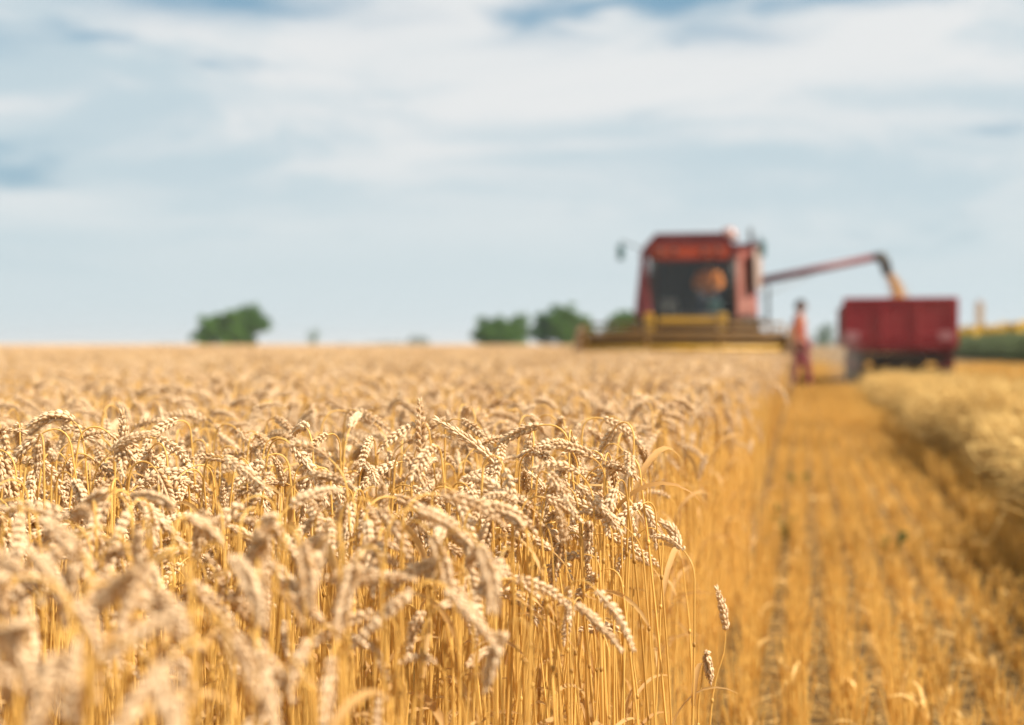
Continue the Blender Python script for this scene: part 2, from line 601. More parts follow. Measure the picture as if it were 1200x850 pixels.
def add_kernel(mb, p, d, u, length, wid, thick, sides, prof, m):
    """plump pointed glume from p along d; u is its broad direction"""
    w_ = d.cross(u).normalized()
    u = w_.cross(d).normalized()
    v = []; f = []
    for (tt, rr) in prof:
        c = p + d * (tt * length)
        for j in range(sides):
            a = 2 * math.pi * j / sides
            q = c + u * (math.cos(a) * rr * wid) + w_ * (math.sin(a) * rr * thick)
            v.append((q.x, q.y, q.z))
    k = len(prof)
    for i in range(k - 1):
        for j in range(sides):
            j2 = (j + 1) % sides
            f.append((i * sides + j, i * sides + j2, (i + 1) * sides + j2, (i + 1) * sides + j))
    mb.add(v, f, m, True)


def path_frames(pts):
    out = []
    prev = None
    k = len(pts)
    for i in range(k):
        t_ = (pts[min(i + 1, k - 1)] - pts[max(i - 1, 0)]).normalized()
        if prev is None:
            u = t_.orthogonal().normalized()
        else:
            u = (prev - t_ * prev.dot(t_))
            u = u.normalized() if u.length > 1e-6 else t_.orthogonal().normalized()
        prev = u
        out.append((pts[i], t_, u))
    return out


def resample(pts, n):
    d = [0.0]
    for i in range(1, len(pts)):
        d.append(d[-1] + (pts[i] - pts[i - 1]).length)
    out = []
    for i in range(n):
        s_ = d[-1] * i / (n - 1)
        j = 1
        while j < len(d) - 1 and d[j] < s_:
            j += 1
        tt = (s_ - d[j - 1]) / max(1e-9, d[j] - d[j - 1])
        out.append(pts[j - 1].lerp(pts[j], tt))
    return out


def ear_mesh(mb, pts, rnd, detail=2, m=0, fat=1.0):
    """spike of wheat along pts (neck to tip)"""
    tw0 = rnd.uniform(0, 2 * math.pi)
    tw1 = rnd.uniform(-0.5, 0.5)
    if detail >= 1:
        n = rnd.randint(16, 19) if detail == 2 else 12
        fr = path_frames(resample(pts, n + 1))
        mb.tube([a[0] for a in fr], 0.0013, 4, m, cap=False)
        for i in range(n):
            p, t_, u0 = fr[i]
            s_ = i / (n - 1)
            q = Quaternion(t_, tw0 + tw1 * s_)
            u = Quaternion(t_, rnd.gauss(0, 0.16)) @ (q @ u0)    # side on which spikelets alternate
            b = t_.cross(u)
            side = 1 if i % 2 == 0 else -1
            env = (0.62 + 0.38 * math.sin(math.pi * min(1, (s_ * 0.86 + 0.17)) ** 0.9)) * fat
            if s_ > 0.82: env *= 1 - (s_ - 0.82) * 1.5
            ln = 0.0108 * env * rnd.uniform(0.82, 1.16)
            if detail == 2:
                lay = [(0.0, 0.62, 0.0044), (0.9, 0.40, 0.0040), (-0.9, 0.40, 0.0040)]
                if rnd.random() < 0.45: lay.append((0.0, 0.05, 0.0032))
            else:
                lay = [(0.5, 0.36, 0.0052), (-0.5, 0.36, 0.0052)]
                ln *= 1.3
            for (fan, out, wid) in lay:
                o = u * side * (0.0014 + out * 0.0026) * env + b * fan * 0.0028 * env
                d = (t_ + u * side * (out + rnd.uniform(-0.16, 0.18)) + b * (fan * 0.36 + rnd.uniform(-0.14, 0.14))).normalized()
                wd = wid * env * rnd.uniform(0.8, 1.12) * 0.72
                if detail == 2:
                    add_kernel(mb, p + o, d, b, ln, wd, wd * 0.92, 6, KPROF, m)
                else:
                    add_kernel(mb, p + o, d, b, ln, wd * 1.15, wd, 4, [(0, .4), (.4, 1), (1, .05)], m)
        p, t_, u0 = fr[-1]
        for a in (-0.3, 0.3):
            add_kernel(mb, p - t_ * 0.004, (t_ + u0 * a).normalized(), u0.cross(t_), 0.011 * fat, 0.0024 * fat, 0.0022 * fat, 5, KPROF, m)
    else:
        n = 6
        fr = resample(pts, n)
        rads = [0.003, 0.0068, 0.0062, 0.0070, 0.0056, 0.0012]
        mb.tube(fr, [r * fat for r in rads], 4, m, cap=False, smooth=False)


def stalk_path(rnd, h=None, nod=None):
    """points from the ground to the ear's tip, bending in +X; returns (stem points, ear points)"""
    h = h or rnd.uniform(0.70, 0.80)
    if nod is None:
        c = rnd.random()
        nod = rnd.uniform(5, 35) if c < 0.14 else rnd.uniform(35, 90) if c < 0.28 else rnd.uniform(90, 135) if c < 0.52 else rnd.uniform(135, 172)
    nod = R(nod)
    earl = rnd.uniform(0.048, 0.078)
    neck = rnd.uniform(0.03, 0.065)
    earbend = R(rnd.uniform(20, 55)) if nod < 2.3 else R(rnd.uniform(12, 45))
    lean = R(rnd.uniform(-3, 6))
    p = Vector((0, 0, 0)); th = lean
    stem = [p.copy()]
    wob = rnd.uniform(-0.02, 0.02)
    L1 = h
    n1 = 9
    for i in range(n1):
        th = lean + R(4) * (i / n1) ** 2 * (1 if nod > 0.3 else 0.3)
        p = p + Vector((math.sin(th), wob * math.sin(i * 0.9), math.cos(th))) * (L1 / n1)
        stem.append(p.copy())
    n2 = 8
    th0 = th
    nb = nod - earbend * 0.7
    for i in range(n2):
        s_ = (i + 0.5) / n2
        e = s_ * s_ * (3 - 2 * s_)
        th = th0 + (nb - th0) * e
        p = p + Vector((math.sin(th), wob * 0.5, math.cos(th))) * (neck / n2)
        stem.append(p.copy())
    ear = [p.copy()]
    th0 = nb
    sidew = rnd.uniform(-0.12, 0.12)
    n3 = 10
    for i in range(n3):
        th = th0 + earbend * (i + 1) / n3
        p = p + Vector((math.sin(th), sidew, math.cos(th))).normalized() * (earl / n3)
        ear.append(p.copy())
    top = max(q.z for q in stem + ear)
    return stem, ear, top


def stem_mesh(mb, pts, rnd, sides=6, m=0, r0=0.0019, r1=0.00085):
    fr = pts
    k = len(fr)
    rad = []
    for i in range(k):
        s_ = i / (k - 1)
        rad.append(r0 + (r1 - r0) * s_ ** 0.8)
    mb.tube(fr, rad, sides, m, cap=False)
    if sides >= 5:
        for s_ in (0.28, 0.5):                           # joints of the straw
            q = fr[int(s_ * (k - 1))]
            mb.ell(q, (0.0026, 0.0026, 0.004), m, 6, 4)


def leaf_mesh(mb, start, az, rnd, length=None, width=None, m=0, segs=9, droop=None):
    length = length or rnd.uniform(0.09, 0.17)
    width = width or rnd.uniform(0.0018, 0.0036)
    droop = droop if droop is not None else rnd.uniform(1.4, 2.9)
    th = rnd.uniform(0.15, 0.5)
    p = Vector(start)
    tw = rnd.uniform(-0.6, 0.6); twr = rnd.uniform(-1.6, 1.6)
    hdir = Vector((math.cos(az), math.sin(az), 0))
    sdir = Vector((-math.sin(az), math.cos(az), 0))
    v = []; f = []
    for i in range(segs + 1):
        s_ = i / segs
        a = th + droop * s_ ** 1.3
        d = hdir * math.sin(a) + Vector((0, 0, math.cos(a)))
        nrm = d.cross(sdir)
        an = tw + twr * s_
        sw = sdir * math.cos(an) + nrm * math.sin(an)
        up = sdir * -math.sin(an) + nrm * math.cos(an)
        wv = width * (0.55 + 0.75 * math.sin(math.pi * (0.12 + 0.80 * s_))) * (1.0 if s_ < 0.7 else (1 - s_) / 0.3 * 0.9 + 0.1)
        v += [(p - sw * wv + up * wv * 0.5)[:], p[:], (p + sw * wv + up * wv * 0.5)[:]]
        p = p + d * (length / segs)
        az_w = rnd.uniform(-0.1, 0.1)
        hdir = (hdir + sdir * az_w).normalized()
        sdir = Vector((-hdir.y, hdir.x, 0))
    for i in range(segs):
        a = i * 3
        f += [(a, a + 1, a + 4, a + 3), (a + 1, a + 2, a + 5, a + 4)]
    mb.add(v, f, m, True)


NV = 22
VAR = []                                                 # (stem mesh, ear mesh, leaf mesh, stem pts, ear pts)
for k in range(NV):
    rnd = random.Random(100 + k)
    st, ea, top = stalk_path(rnd)
    sm, em, lm, lm2 = MB(), MB(), MB(), MB()
    stem_mesh(sm, st, rnd)
    ear_mesh(em, ea, rnd, 2, fat=rnd.uniform(0.66, 0.88))
    has_leaf = rnd.random() < 0.45
    if has_leaf:
        leaf_mesh(lm, st[rnd.randint(4, 8)], rnd.uniform(0, 6.28), rnd)
        if rnd.random() < 0.5:
            leaf_mesh(lm2, st[rnd.randint(2, 5)], rnd.uniform(0, 6.28), rnd)
    full = MB()
    for src, mi in ((sm, 0), (em, 1), (lm, 2), (lm2, 2)):
        if src.v:
            full.add(np.concatenate(src.v), src.f, mi, True)
    VAR.append(dict(stem=sm.mesh('stem', 'stem'), ear=em.mesh('ear', 'ear'), leaf=lm.mesh('leaf', 'leaf') if has_leaf else None, leaf2=lm2.mesh('leaf', 'leaf') if lm2.v else None,
                    full=full.mesh('wheat_%02d' % k, ['stem', 'ear', 'leaf']), st=st, ea=ea, top=top,
                    nod=math.degrees((ea[-1] - ea[0]).angle(Vector((0, 0, 1))))))


HANG = [k for k in range(NV) if VAR[k]['nod'] > 125]


def wheat_patch(seed, size, count, detail):
    """a square of standing wheat, stalks tilted and nodding every way"""
    rnd = random.Random(seed)
    mb = MB()
    for i in range(count):
        x, y = rnd.uniform(-size / 2, size / 2), rnd.uniform(-size / 2, size / 2)
        az = rnd.uniform(0, 6.28)
        st, ea, top = stalk_path(rnd)
        ca, sa = math.cos(az), math.sin(az)
        sc_ = min(0.82, rnd.gauss(0.755, 0.035)) / top
        f = lambda p: Vector((x + (ca * p.x - sa * p.y) * sc_, y + (sa * p.x + ca * p.y) * sc_, p.z * sc_))
        st = [f(p) for p in st]; ea = [f(p) for p in ea]
        if detail == 1:
            mb.tube([st[0], st[5], st[9], st[11], st[13], st[15], st[17]], [0.0019, .0016, .0013, .0012, .0012, .0011, .001], 3, 0, cap=False)
            ear_mesh(mb, ea, rnd, 1, 1, rnd.uniform(0.85, 1.05))
            if rnd.random() < 0.45:
                leaf_mesh(mb, st[rnd.randint(4, 8)], rnd.uniform(0, 6.28), rnd, m=2, segs=5)
        else:
            mb.tube([st[3], st[9], st[13], st[17]], [.0022, .0018, .0016, .0014], 3, 0, cap=False)
            ear_mesh(mb, ea, rnd, 0, 1, 1.15)
            if rnd.random() < 0.25:
                leaf_mesh(mb, st[rnd.randint(5, 8)], rnd.uniform(0, 6.28), rnd, m=2, segs=3, width=0.008)
    return mb.mesh('wheat_square_%d' % seed, ['stem', 'ear', 'leaf'])


EDGE = -0.19                                             # x of the last uncut row


def edge_x(y):
    return EDGE - max(0.0, 1.72 - y) * 0.23 + 0.035 * math.sin(y * 1.7) + 0.02 * math.sin(y * 4.3 + 1)


# near stalks: every one placed singly
near = []
y = 0.0
DENS = 620.0
rs = random.Random(5)
YN = 6.5
xl = lambda yy: -(yy + 0.4) * 0.64 - 1.0
area_pts = []
for i in range(int(DENS * YN * 5.3)):
    yy = rs.uniform(-0.6, YN)
    xx = rs.uniform(-5.3, 0.0)
    if xx < xl(yy) or xx > edge_x(yy) + rs.gauss(0, 0.02):
        continue
    # drilled rows along Y: bunch x towards multiples of 0.125
    row = round(xx / 0.125) * 0.125
    xx = row + (xx - row) * 0.62
    if math.hypot(xx, yy) < (0.58 if xx < -0.24 else 0.8):
        continue
    area_pts.append((xx, yy))
singles, rest = [], []
cand = []
for (xx, yy) in area_pts:
    k = rs.randrange(NV)
    rz = rs.uniform(0, 2 * math.pi)
    if rs.random() < 0.35:
        rz = rs.gauss(-0.3, 0.7)                          # many lean with the wind, to the right and towards the lens
    if xx > edge_x(yy) - 0.10 and math.cos(rz) > 0.1:
        rz = math.pi - rz
    va = VAR[k]
    if math.hypot(xx, yy) < 1.25 and va['nod'] < 115 and rs.random() < 0.85:
        k = rs.choice(HANG); va = VAR[k]
    s_ = min(0.84, rs.gauss(0.758, 0.052)) / va['top']
    tipx = (Matrix.Rotation(rz, 3, 'Z') @ (va['ea'][-1] * s_)).x
    if xx + tipx > EDGE + (0.035 if yy < 2.2 else 0.085):
        rz = math.pi - rz
    if yy < 1.5: s_ = min(s_, (0.80 if xx < -0.30 else 0.715 + 0.06 * min(1, yy / 1.5)) / va['top'])
    z_top = va['top'] * s_
    tilt = (rs.gauss(0, 0.035), rs.gauss(0, 0.035))
    # project neck of the ear
    nk = Matrix.Rotation(rz, 3, 'Z') @ (va['ea'][5] * s_)
    px, py, pz = project(Vector((xx, yy, 0)) + nk)
    inside = -20 < px < 1220 and 380 < py < 870
    cand.append((pz if inside else 1e6 + yy, xx, yy, k, rz, s_, tilt, px, py))
cand.sort(key=lambda c: c[0])
SINGLE_N = 290
singles = [c for c in cand[:SINGLE_N] if c[0] < 1e5]
keep = set(id(c) for c in singles)
rest = [c for c in cand if id(c) not in keep]


def add_single(c, label, group):
    pz, xx, yy, k, rz, s_, tilt, px, py = c
    va = VAR[k]
    r_ = bpy.data.objects.new('wheat_stalk', None)
    COL.objects.link(r_)
    r_.empty_display_size = 0.02
    r_.location = (xx, yy, 0)
    r_.rotation_euler = (tilt[0], tilt[1], rz)
    r_.scale = (s_, s_, s_)
    tag(r_, label, 'wheat', group)
    for nm in ('stem', 'ear', 'leaf', 'leaf2'):
        if va[nm] is None:
            continue
        o = bpy.data.objects.new('leaf' if nm == 'leaf2' else nm, va[nm])
        COL.objects.link(o)
        o.parent = r_
    return r_


for c in singles:
    if c[0] < 1.15:
        lab, grp = 'ripe wheat stalk so close to the lens that its pale ear is a soft blur', 'blurred wheat stalks nearest the lens'
    elif c[0] < 1.5:
        lab, grp = 'golden wheat stalk with slightly soft ear just in front of the sharp ones', 'slightly soft wheat stalks before the sharp band'
    else:
        lab, grp = 'sharp golden wheat stalk with plump cream ear in the focused band of the crop', 'sharp wheat stalks in the focused band'
    add_single(c, lab, grp)

# the rest of the crop: one object
MIDP = [wheat_patch(500 + i, 0.5, 140, 1) for i in range(7)]
FARP = [wheat_patch(600 + i, 1.6, 420, 0) for i in range(5)]
wheat_protos = proto_collection('wheat_protos', [v_['full'] for v_ in VAR] + MIDP + FARP)
pts, rots, scl, idx = [], [], [], []
for c in rest:
    _, xx, yy, k, rz, s_, tilt, _, _ = c
    pts.append((xx, yy, 0)); rots.append((tilt[0], tilt[1], rz)); scl.append((s_,) * 3); idx.append(k)
yy = YN + 0.22
while yy < 40:
    left = -(yy * 0.64) - 2.0
    xx = EDGE - 0.31
    while xx > left:
        pts.append((xx + rs.uniform(-.03, .01), yy + rs.uniform(-.05, .05), 0)); rots.append((0, 0, rs.randrange(4) * math.pi / 2))
        scl.append((1, 1, rs.uniform(0.95, 1.05))); idx.append(NV + rs.randrange(len(MIDP)))
        xx -= 0.46
    yy += 0.46
    if yy > 25.6:
        break
# beside and behind the combine the crop stands left of the cutting width
CUT_L = -4.15
while yy < 40:
    left = -(yy * 0.64) - 2.0
    xx = CUT_L - 0.26
    while xx > left:
        pts.append((xx, yy + rs.uniform(-.05, .05), 0)); rots.append((0, 0, rs.randrange(4) * math.pi / 2))
        scl.append((1, 1, rs.uniform(0.95, 1.05))); idx.append(NV + rs.randrange(len(MIDP)))
        xx -= 0.48
    yy += 0.48
while yy < 190:
    left = -(yy * 0.64) - 4.0
    xx = CUT_L - 0.9
    while xx > left:
        pts.append((xx, yy + rs.uniform(-.2, .2), 0)); rots.append((0, 0, rs.randrange(4) * math.pi / 2))
        scl.append((1, 1, rs.uniform(0.95, 1.06))); idx.append(NV + len(MIDP) + rs.randrange(len(FARP)))
        xx -= 1.55
    yy += 1.55 if yy < 100 else 1.9
# far canopy, an undulating solid crop surface down to the ground at its sides
bx = [CUT_L, CUT_L - 6, -20, -60, -150, -400, -900, -2200]
by = [150, 200, 260, 340, 480, 700, 1100, 1800, 2600]
bv = [(x - (0 if i else 0), y_, 0.71 + 0.02 * math.sin(x * 0.13 + y_ * 0.07)) for y_ in by for i, x in enumerate(bx)]
nx = len(bx)
bf = [(j * nx + i + 1, j * nx + i, (j + 1) * nx + i, (j + 1) * nx + i + 1) for j in range(len(by) - 1) for i in range(nx - 1)]
base_n = len(bv)
bv += [(x, 150, 0.0) for x in bx]
bf += [(i, i + 1, base_n + i + 1, base_n + i) for i in range(nx - 1)]
wheat = scatter_object('wheat_crop', wheat_protos, pts, rots, scl, idx, base=(bv, bf), mats=['ear'])
tag(wheat, 'standing golden wheat crop stretching back to the horizon left of the cut strip', 'wheat', None, 'stuff')


# ------------------------------------------------------------------ a few stalks that stand out
def special_stalk(label, px_pts, ear_from, depth, seed, base_dx=0.0, leaf_at=None, fat=1.0, ear_bow=0.0):
    """stalk with a given bend: px_pts are its upper stem and ear seen at a real distance, base grown down to the soil"""
    rnd = random.Random(seed)
    P = [at(p[0], p[1], depth + (p[2] if len(p) > 2 else 0)) for p in px_pts]
    base = Vector((P[0].x + base_dx, P[0].y, 0))
    r_ = empty('wheat_stalk', base)
    tag(r_, label, 'wheat')
    P = [p - base for p in P]
    ctrl = [Vector((0, 0, 0)), P[0] * 0.5 + Vector((base_dx * -0.12, 0, 0))] + P
    # catmull-rom through the control points
    def cr(pts, n):
        out = []
        k = len(pts)
        for i in range(k - 1):
            p0, p1, p2, p3 = pts[max(0, i - 1)], pts[i], pts[i + 1], pts[min(k - 1, i + 2)]
            for j in range(n):
                t_ = j / n
                out.append(0.5 * ((2 * p1) + (p2 - p0) * t_ + (2 * p0 - 5 * p1 + 4 * p2 - p3) * t_ ** 2 + (3 * p1 - p0 - 3 * p2 + p3) * t_ ** 3))
        out.append(pts[-1])
        return out
    nseg = 5
    full = cr(ctrl, nseg)
    cut = (2 + ear_from) * nseg
    sm, em, lm = MB(), MB(), MB()
    stem_mesh(sm, full[:cut + 1], rnd, 6)
    ear_mesh(em, full[cut:], rnd, 2, fat=fat)
    sm.build('stem', 'stem', r_)
    em.build('ear', 'ear', r_)
    if leaf_at is not None:
        for (fr_, az, ln, wd, dr) in leaf_at:
            leaf_mesh(lm, full[int(fr_ * cut)], az, rnd, ln, wd, droop=dr)
        lm.build('leaf', 'leaf', r_)
    return r_


special_stalk('wheat stalk with a long ear pointing up and to the left above its neighbours', [(610, 650), (600, 600), (592, 566), (586, 552), (570, 533), (545, 513), (512, 492)], 3, 1.86, 1)
special_stalk('wheat stalk with a thin upright ear standing straight up over the others', [(498, 620), (497, 560), (495, 534), (493, 505), (492, 471)], 2, 2.05, 2)
special_stalk('wheat stalk whose ear droops down to the right before bare stems', [(606, 760), (614, 650), (622, 622), (632, 612), (645, 624), (658, 648), (668, 676)], 3, 1.80, 3, leaf_at=[(0.8, -0.4, 0.08, 0.0025, 2.6)])
special_stalk('wheat stalk with the ear hooked over low among bare golden stems', [(568, 800), (572, 745), (578, 712), (586, 698), (602, 696), (616, 708), (628, 728)], 3, 1.72, 4, leaf_at=[(0.85, 3.4, 0.09, 0.0026, 2.6)])
special_stalk('lone pale wheat ear leaning up clear of the crop edge over the stubble', [(832, 850), (838, 800), (848, 765), (850, 738), (847, 712), (840, 690)], 3, 2.05, 5, base_dx=-0.03, fat=0.95)
special_stalk('short broken wheat stalk with its ear hanging below the lone pale ear', [(818, 850), (822, 800), (826, 766), (829, 775), (833, 800)], 2, 2.0, 6, base_dx=0.02, fat=0.8)
special_stalk('wheat stalk with a gently arched ear held level at far left above the crop', [(106, 640), (102, 560), (96, 510), (86, 494), (72, 488), (52, 491), (34, 499)], 3, 1.9, 7)
special_stalk('upright wheat stalk with a forked stubby ear on the left', [(140, 640), (143, 580), (146, 545), (147, 520), (143, 484)], 2, 1.92, 8, fat=1.0)
special_stalk('wheat stalk with the ear curling down at the outer right edge of the sharp band', [(742, 760), (742, 660), (740, 610), (746, 592), (756, 596), (765, 615), (769, 640)], 3, 1.95, 9)
special_stalk('wheat stalk at the crop edge with a bent yellow leaf reaching out to the left', [(812, 850), (808, 740), (803, 690), (800, 665), (796, 640), (788, 622), (776, 612)], 4, 2.1, 10, leaf_at=[(0.86, 2.9, 0.07, 0.0026, 2.5)])
special_stalk('wheat stalk with a straw-pale ear laid level to the left over brown stems', [(748, 850), (744, 790), (736, 752), (724, 740), (706, 736), (680, 738)], 3, 1.95, 12, fat=0.95, leaf_at=[(0.8, 3.1, 0.09, 0.0028, 2.6)])

# ------------------------------------------------------------------ stubble


def straw(mb, p, d, ln, r, m=0, sides=4, bend=0.0, rnd=random):
    d = d.normalized()
    o = d.orthogonal().normalized()
    mid = p + d * ln * 0.5 + o * bend * ln
    mb.tube([p, mid, p + d * ln], [r, r * 0.95, r * 0.9], sides, m, cap=False, smooth=True)


def stubble_patch(seed, size=0.5, fine=True):
    rnd = random.Random(seed)
    mb = MB()
    rows = int(size / 0.125)
    for i in range(rows):
        x0 = -size / 2 + (i + 0.5) * 0.125
        y = -size / 2
        while y < size / 2:
            y += rnd.uniform(0.013, 0.044) * (1 if fine else 1.25)
            if rnd.random() < 0.08:
                y += 0.05
            xt = x0 + rnd.gauss(0, 0.013)
            ht = rnd.uniform(0.15, 0.25)
            for q in range(rnd.randint(2, 5)):
                h = ht * rnd.uniform(0.75, 1.08)
                if rnd.random() < 0.1: h *= 0.5
                d = Vector((rnd.gauss(0, 0.10), rnd.gauss(0, 0.10), 1))
                x_, y_ = xt + rnd.gauss(0, 0.007), y + rnd.gauss(0, 0.007)
                straw(mb, Vector((x_, y_, 0)), d, h, rnd.uniform(0.0019, 0.0031) * (1 if fine else 1.3), 0, 4, rnd.uniform(-.03, .03))
                if rnd.random() < 0.08:
                    leaf_mesh(mb, (x_, y_, h * rnd.uniform(0.3, 0.9)), rnd.uniform(0, 6.28), rnd, rnd.uniform(0.04, 0.11), rnd.uniform(.002, .004), 1, 4)
    for k in range(int(95 * size / 0.5)):
        x, y = rnd.uniform(-size / 2, size / 2), rnd.uniform(-size / 2, size / 2)
        a = rnd.uniform(0, 6.28)
        d = Vector((math.cos(a), math.sin(a), rnd.gauss(0, 0.25)))
        straw(mb, Vector((x, y, rnd.uniform(0.004, 0.10) ** 1.2)), d, rnd.uniform(0.03, 0.2), rnd.uniform(0.0012, 0.0022), 1, 3, rnd.uniform(-.08, .08))
    return mb.mesh('stubble_square_%d' % seed, ['stubble', 'litter'])


SP = [stubble_patch(700 + i) for i in range(6)] + [stubble_patch(720 + i, 1.0, False) for i in range(4)]
sp_coll = proto_collection('stubble_protos', SP)
pts, rots, scl, idx = [], [], [], []
rs = random.Random(21)
yy = 0.4
while yy < 15:
    xx = EDGE + 0.24
    while xx < min(3.5 + yy * 0.25, 6.0):
        if True:
            pts.append((xx, yy, 0)); rots.append((0, 0, rs.choice((0, math.pi)) + rs.gauss(0, .03))); scl.append((1, 1, rs.uniform(.78, 1.15) * (0.62 if 0.45 < xx < 0.65 else 1))); idx.append(rs.randrange(6))
        xx += 0.5
    yy += 0.5
yy = 15.25
while yy < 60:
    xx = EDGE + 0.5 if yy < 30 else CUT_L + 0.5
    while xx < 10.5:
        pts.append((xx, yy, 0)); rots.append((0, 0, rs.choice((0, math.pi)))); scl.append((1, 1, rs.uniform(.8, 1.1))); idx.append(6 + rs.randrange(4))
        xx += 1.0
    yy += 1.0
stub = scatter_object('stubble', sp_coll, pts, rots, scl, idx)
tag(stub, 'golden cut stubble with loose straw between the crop edge and the straw windrow', 'stubble', None, 'stuff')

# ------------------------------------------------------------------ windrow of straw


def tangle(seed, n, spread, lo, hi):
    rnd = random.Random(seed)
    mb = MB()
    for k in range(n):
        p = Vector((rnd.gauss(0, spread), rnd.gauss(0, spread), rnd.uniform(-0.04, 0.05)))
        a = rnd.uniform(0, 6.28)
        d = Vector((math.cos(a), math.sin(a), rnd.gauss(0.0, 0.22)))
        ln = rnd.uniform(lo, hi)
        straw(mb, p - d * ln * 0.5, d, ln, rnd.uniform(0.0022, 0.0042), 0, 3, rnd.uniform(-.12, .12))
        if rnd.random() < 0.3:
            leaf_mesh(mb, p, a, rnd, rnd.uniform(0.06, 0.16), rnd.uniform(.003, .006), 0, 4)
    return mb.mesh('straw_tangle_%d' % seed, ['windrow'])


TG = [tangle(800 + i, 130, 0.14, 0.12, 0.46) for i in range(6)]
tg_coll = proto_collection('straw_protos', TG)
WX0, WX1, WY0, WY1 = 1.32, 3.05, 2.5, 25.6


def wind_h(u, y_):
    """height of the windrow across its width u in 0..1"""
    e = min(1.0, max(0.0, (WY1 - y_) / 0.8)) ** 0.5
    e *= 1.0 - 0.38 * min(1.0, max(0.0, (y_ - 12.0) / 12.0))
    prof = (min(1, u / 0.06) ** 0.5) * (min(1, (1 - u) / 0.45) ** 0.8)
    return (0.33 + 0.05 * math.sin(y_ * 1.3 + u * 3) + 0.035 * math.sin(y_ * 3.1 + u * 9) + 0.03 * math.sin(y_ * 7.3 - u * 14)) * prof * e


nu, nyv = 22, 150
bv = []
for j in range(nyv + 1):
    y_ = WY0 + (WY1 - WY0) * j / nyv
    wob = 0.05 * math.sin(y_ * 0.9) + 0.03 * math.sin(y_ * 2.7)
    for i in range(nu + 1):
        u = i / nu
        bv.append((WX0 + (WX1 - WX0) * u + wob * (1 - u), y_, wind_h(u, y_) * 0.86 + 0.004))
bf = [(j * (nu + 1) + i, j * (nu + 1) + i + 1, (j + 1) * (nu + 1) + i + 1, (j + 1) * (nu + 1) + i) for j in range(nyv) for i in range(nu)]
pts, rots, scl, idx = [], [], [], []
rs = random.Random(33)
for k in range(5200):
    y_ = WY0 + (WY1 - WY0) * rs.random() ** 1.15
    u = rs.random()
    if rs.random() < 0.2: u = rs.uniform(0, 0.12)
    wob = 0.05 * math.sin(y_ * 0.9) + 0.03 * math.sin(y_ * 2.7)
    x_ = WX0 + (WX1 - WX0) * u + wob * (1 - u)
    h_ = wind_h(u, y_)
    if y_ > WY1 - 0.35: continue
    slope = -0.4 if u < 0.08 else 0.0
    if u < 0.10: h_ = wind_h(0.1, y_) * rs.uniform(0.82, 1.04); x_ += 0.03
    pts.append((x_, y_, max(0.03, h_))); rots.append((rs.gauss(0, .25), rs.gauss(0, .25) + slope * 0.7, rs.uniform(0, 6.28)))
    s_ = rs.uniform(.7, 1.15); scl.append((s_, s_, s_)); idx.append(rs.randrange(6))
wr = scatter_object('straw_windrow', tg_coll, pts, rots, scl, idx, base=(bv, bf), mats=['windrow'])
tag(wr, 'long heaped windrow of pale cut straw leading back to the red trailer', 'straw', None, 'stuff')

# a few green weeds in the stubble
for k, (px, py, Z, s_, lab) in enumerate([(918, 640, 6.6, 1.0, 'small green weed in the stubble near the crop edge'),
                                          (936, 590, 8.6, 1.1, 'green weed farther back among stubble rows'),
                                          (1045, 660, 6.2, 0.7, 'tiny olive weed in the middle of the stubble strip')]):
    rnd = random.Random(900 + k)
    p = at(px, py, Z)
    r_ = empty('weed', (p.x, p.y, 0))
    tag(r_, lab, 'weed')
    sm, lm = MB(), MB()
    for q in range(5):
        a = rnd.uniform(0, 6.28); h_ = rnd.uniform(0.10, 0.2) * s_
        tip = Vector((math.cos(a) * 0.05, math.sin(a) * 0.05, h_))
        sm.tube([(0, 0, 0), tip * 0.5, tip], [0.002, 0.0016, 0.001], 5)
        for e in range(7):
            leaf_mesh(lm, tip * rnd.uniform(0.3, 1), rnd.uniform(0, 6.28), rnd, rnd.uniform(.03, .07) * s_, rnd.uniform(.005, .010), 0, 4)
    sm.build('stem', 'weed', r_)
    lm.build('foliage', 'weed', r_)

# ------------------------------------------------------------------ people


def skin_body(name, verts, edges, radii, mat, parent, levels=2, root=0):
    """one continuous surface grown round a skeleton"""
    me = bpy.data.meshes.new(name)
    me.from_pydata([tuple(v) for v in verts], edges, [])
    o = bpy.data.objects.new(name, me)
    COL.objects.link(o)
    sk = o.modifiers.new('skin', 'SKIN')
    sk.use_smooth_shade = True
    if not me.skin_vertices:
        me.skin_vertices.new()
    for i, r in enumerate(radii):
        rr = r if hasattr(r, '__len__') else (r, r)
        me.skin_vertices[0].data[i].radius = rr
        me.skin_vertices[0].data[i].use_root = (i == root)
    ss = o.modifiers.new('sub', 'SUBSURF'); ss.levels = levels; ss.render_levels = levels
    dg = bpy.context.evaluated_depsgraph_get()
    ev = o.evaluated_get(dg)
    nm = bpy.data.meshes.new_from_object(ev)
    o.modifiers.clear()
    o.data = nm
    nm.materials.clear()
    nm.materials.append(MATS[mat])
    for p in nm.polygons: p.use_smooth = True
    if parent is not None:
        o.parent = parent
    return o


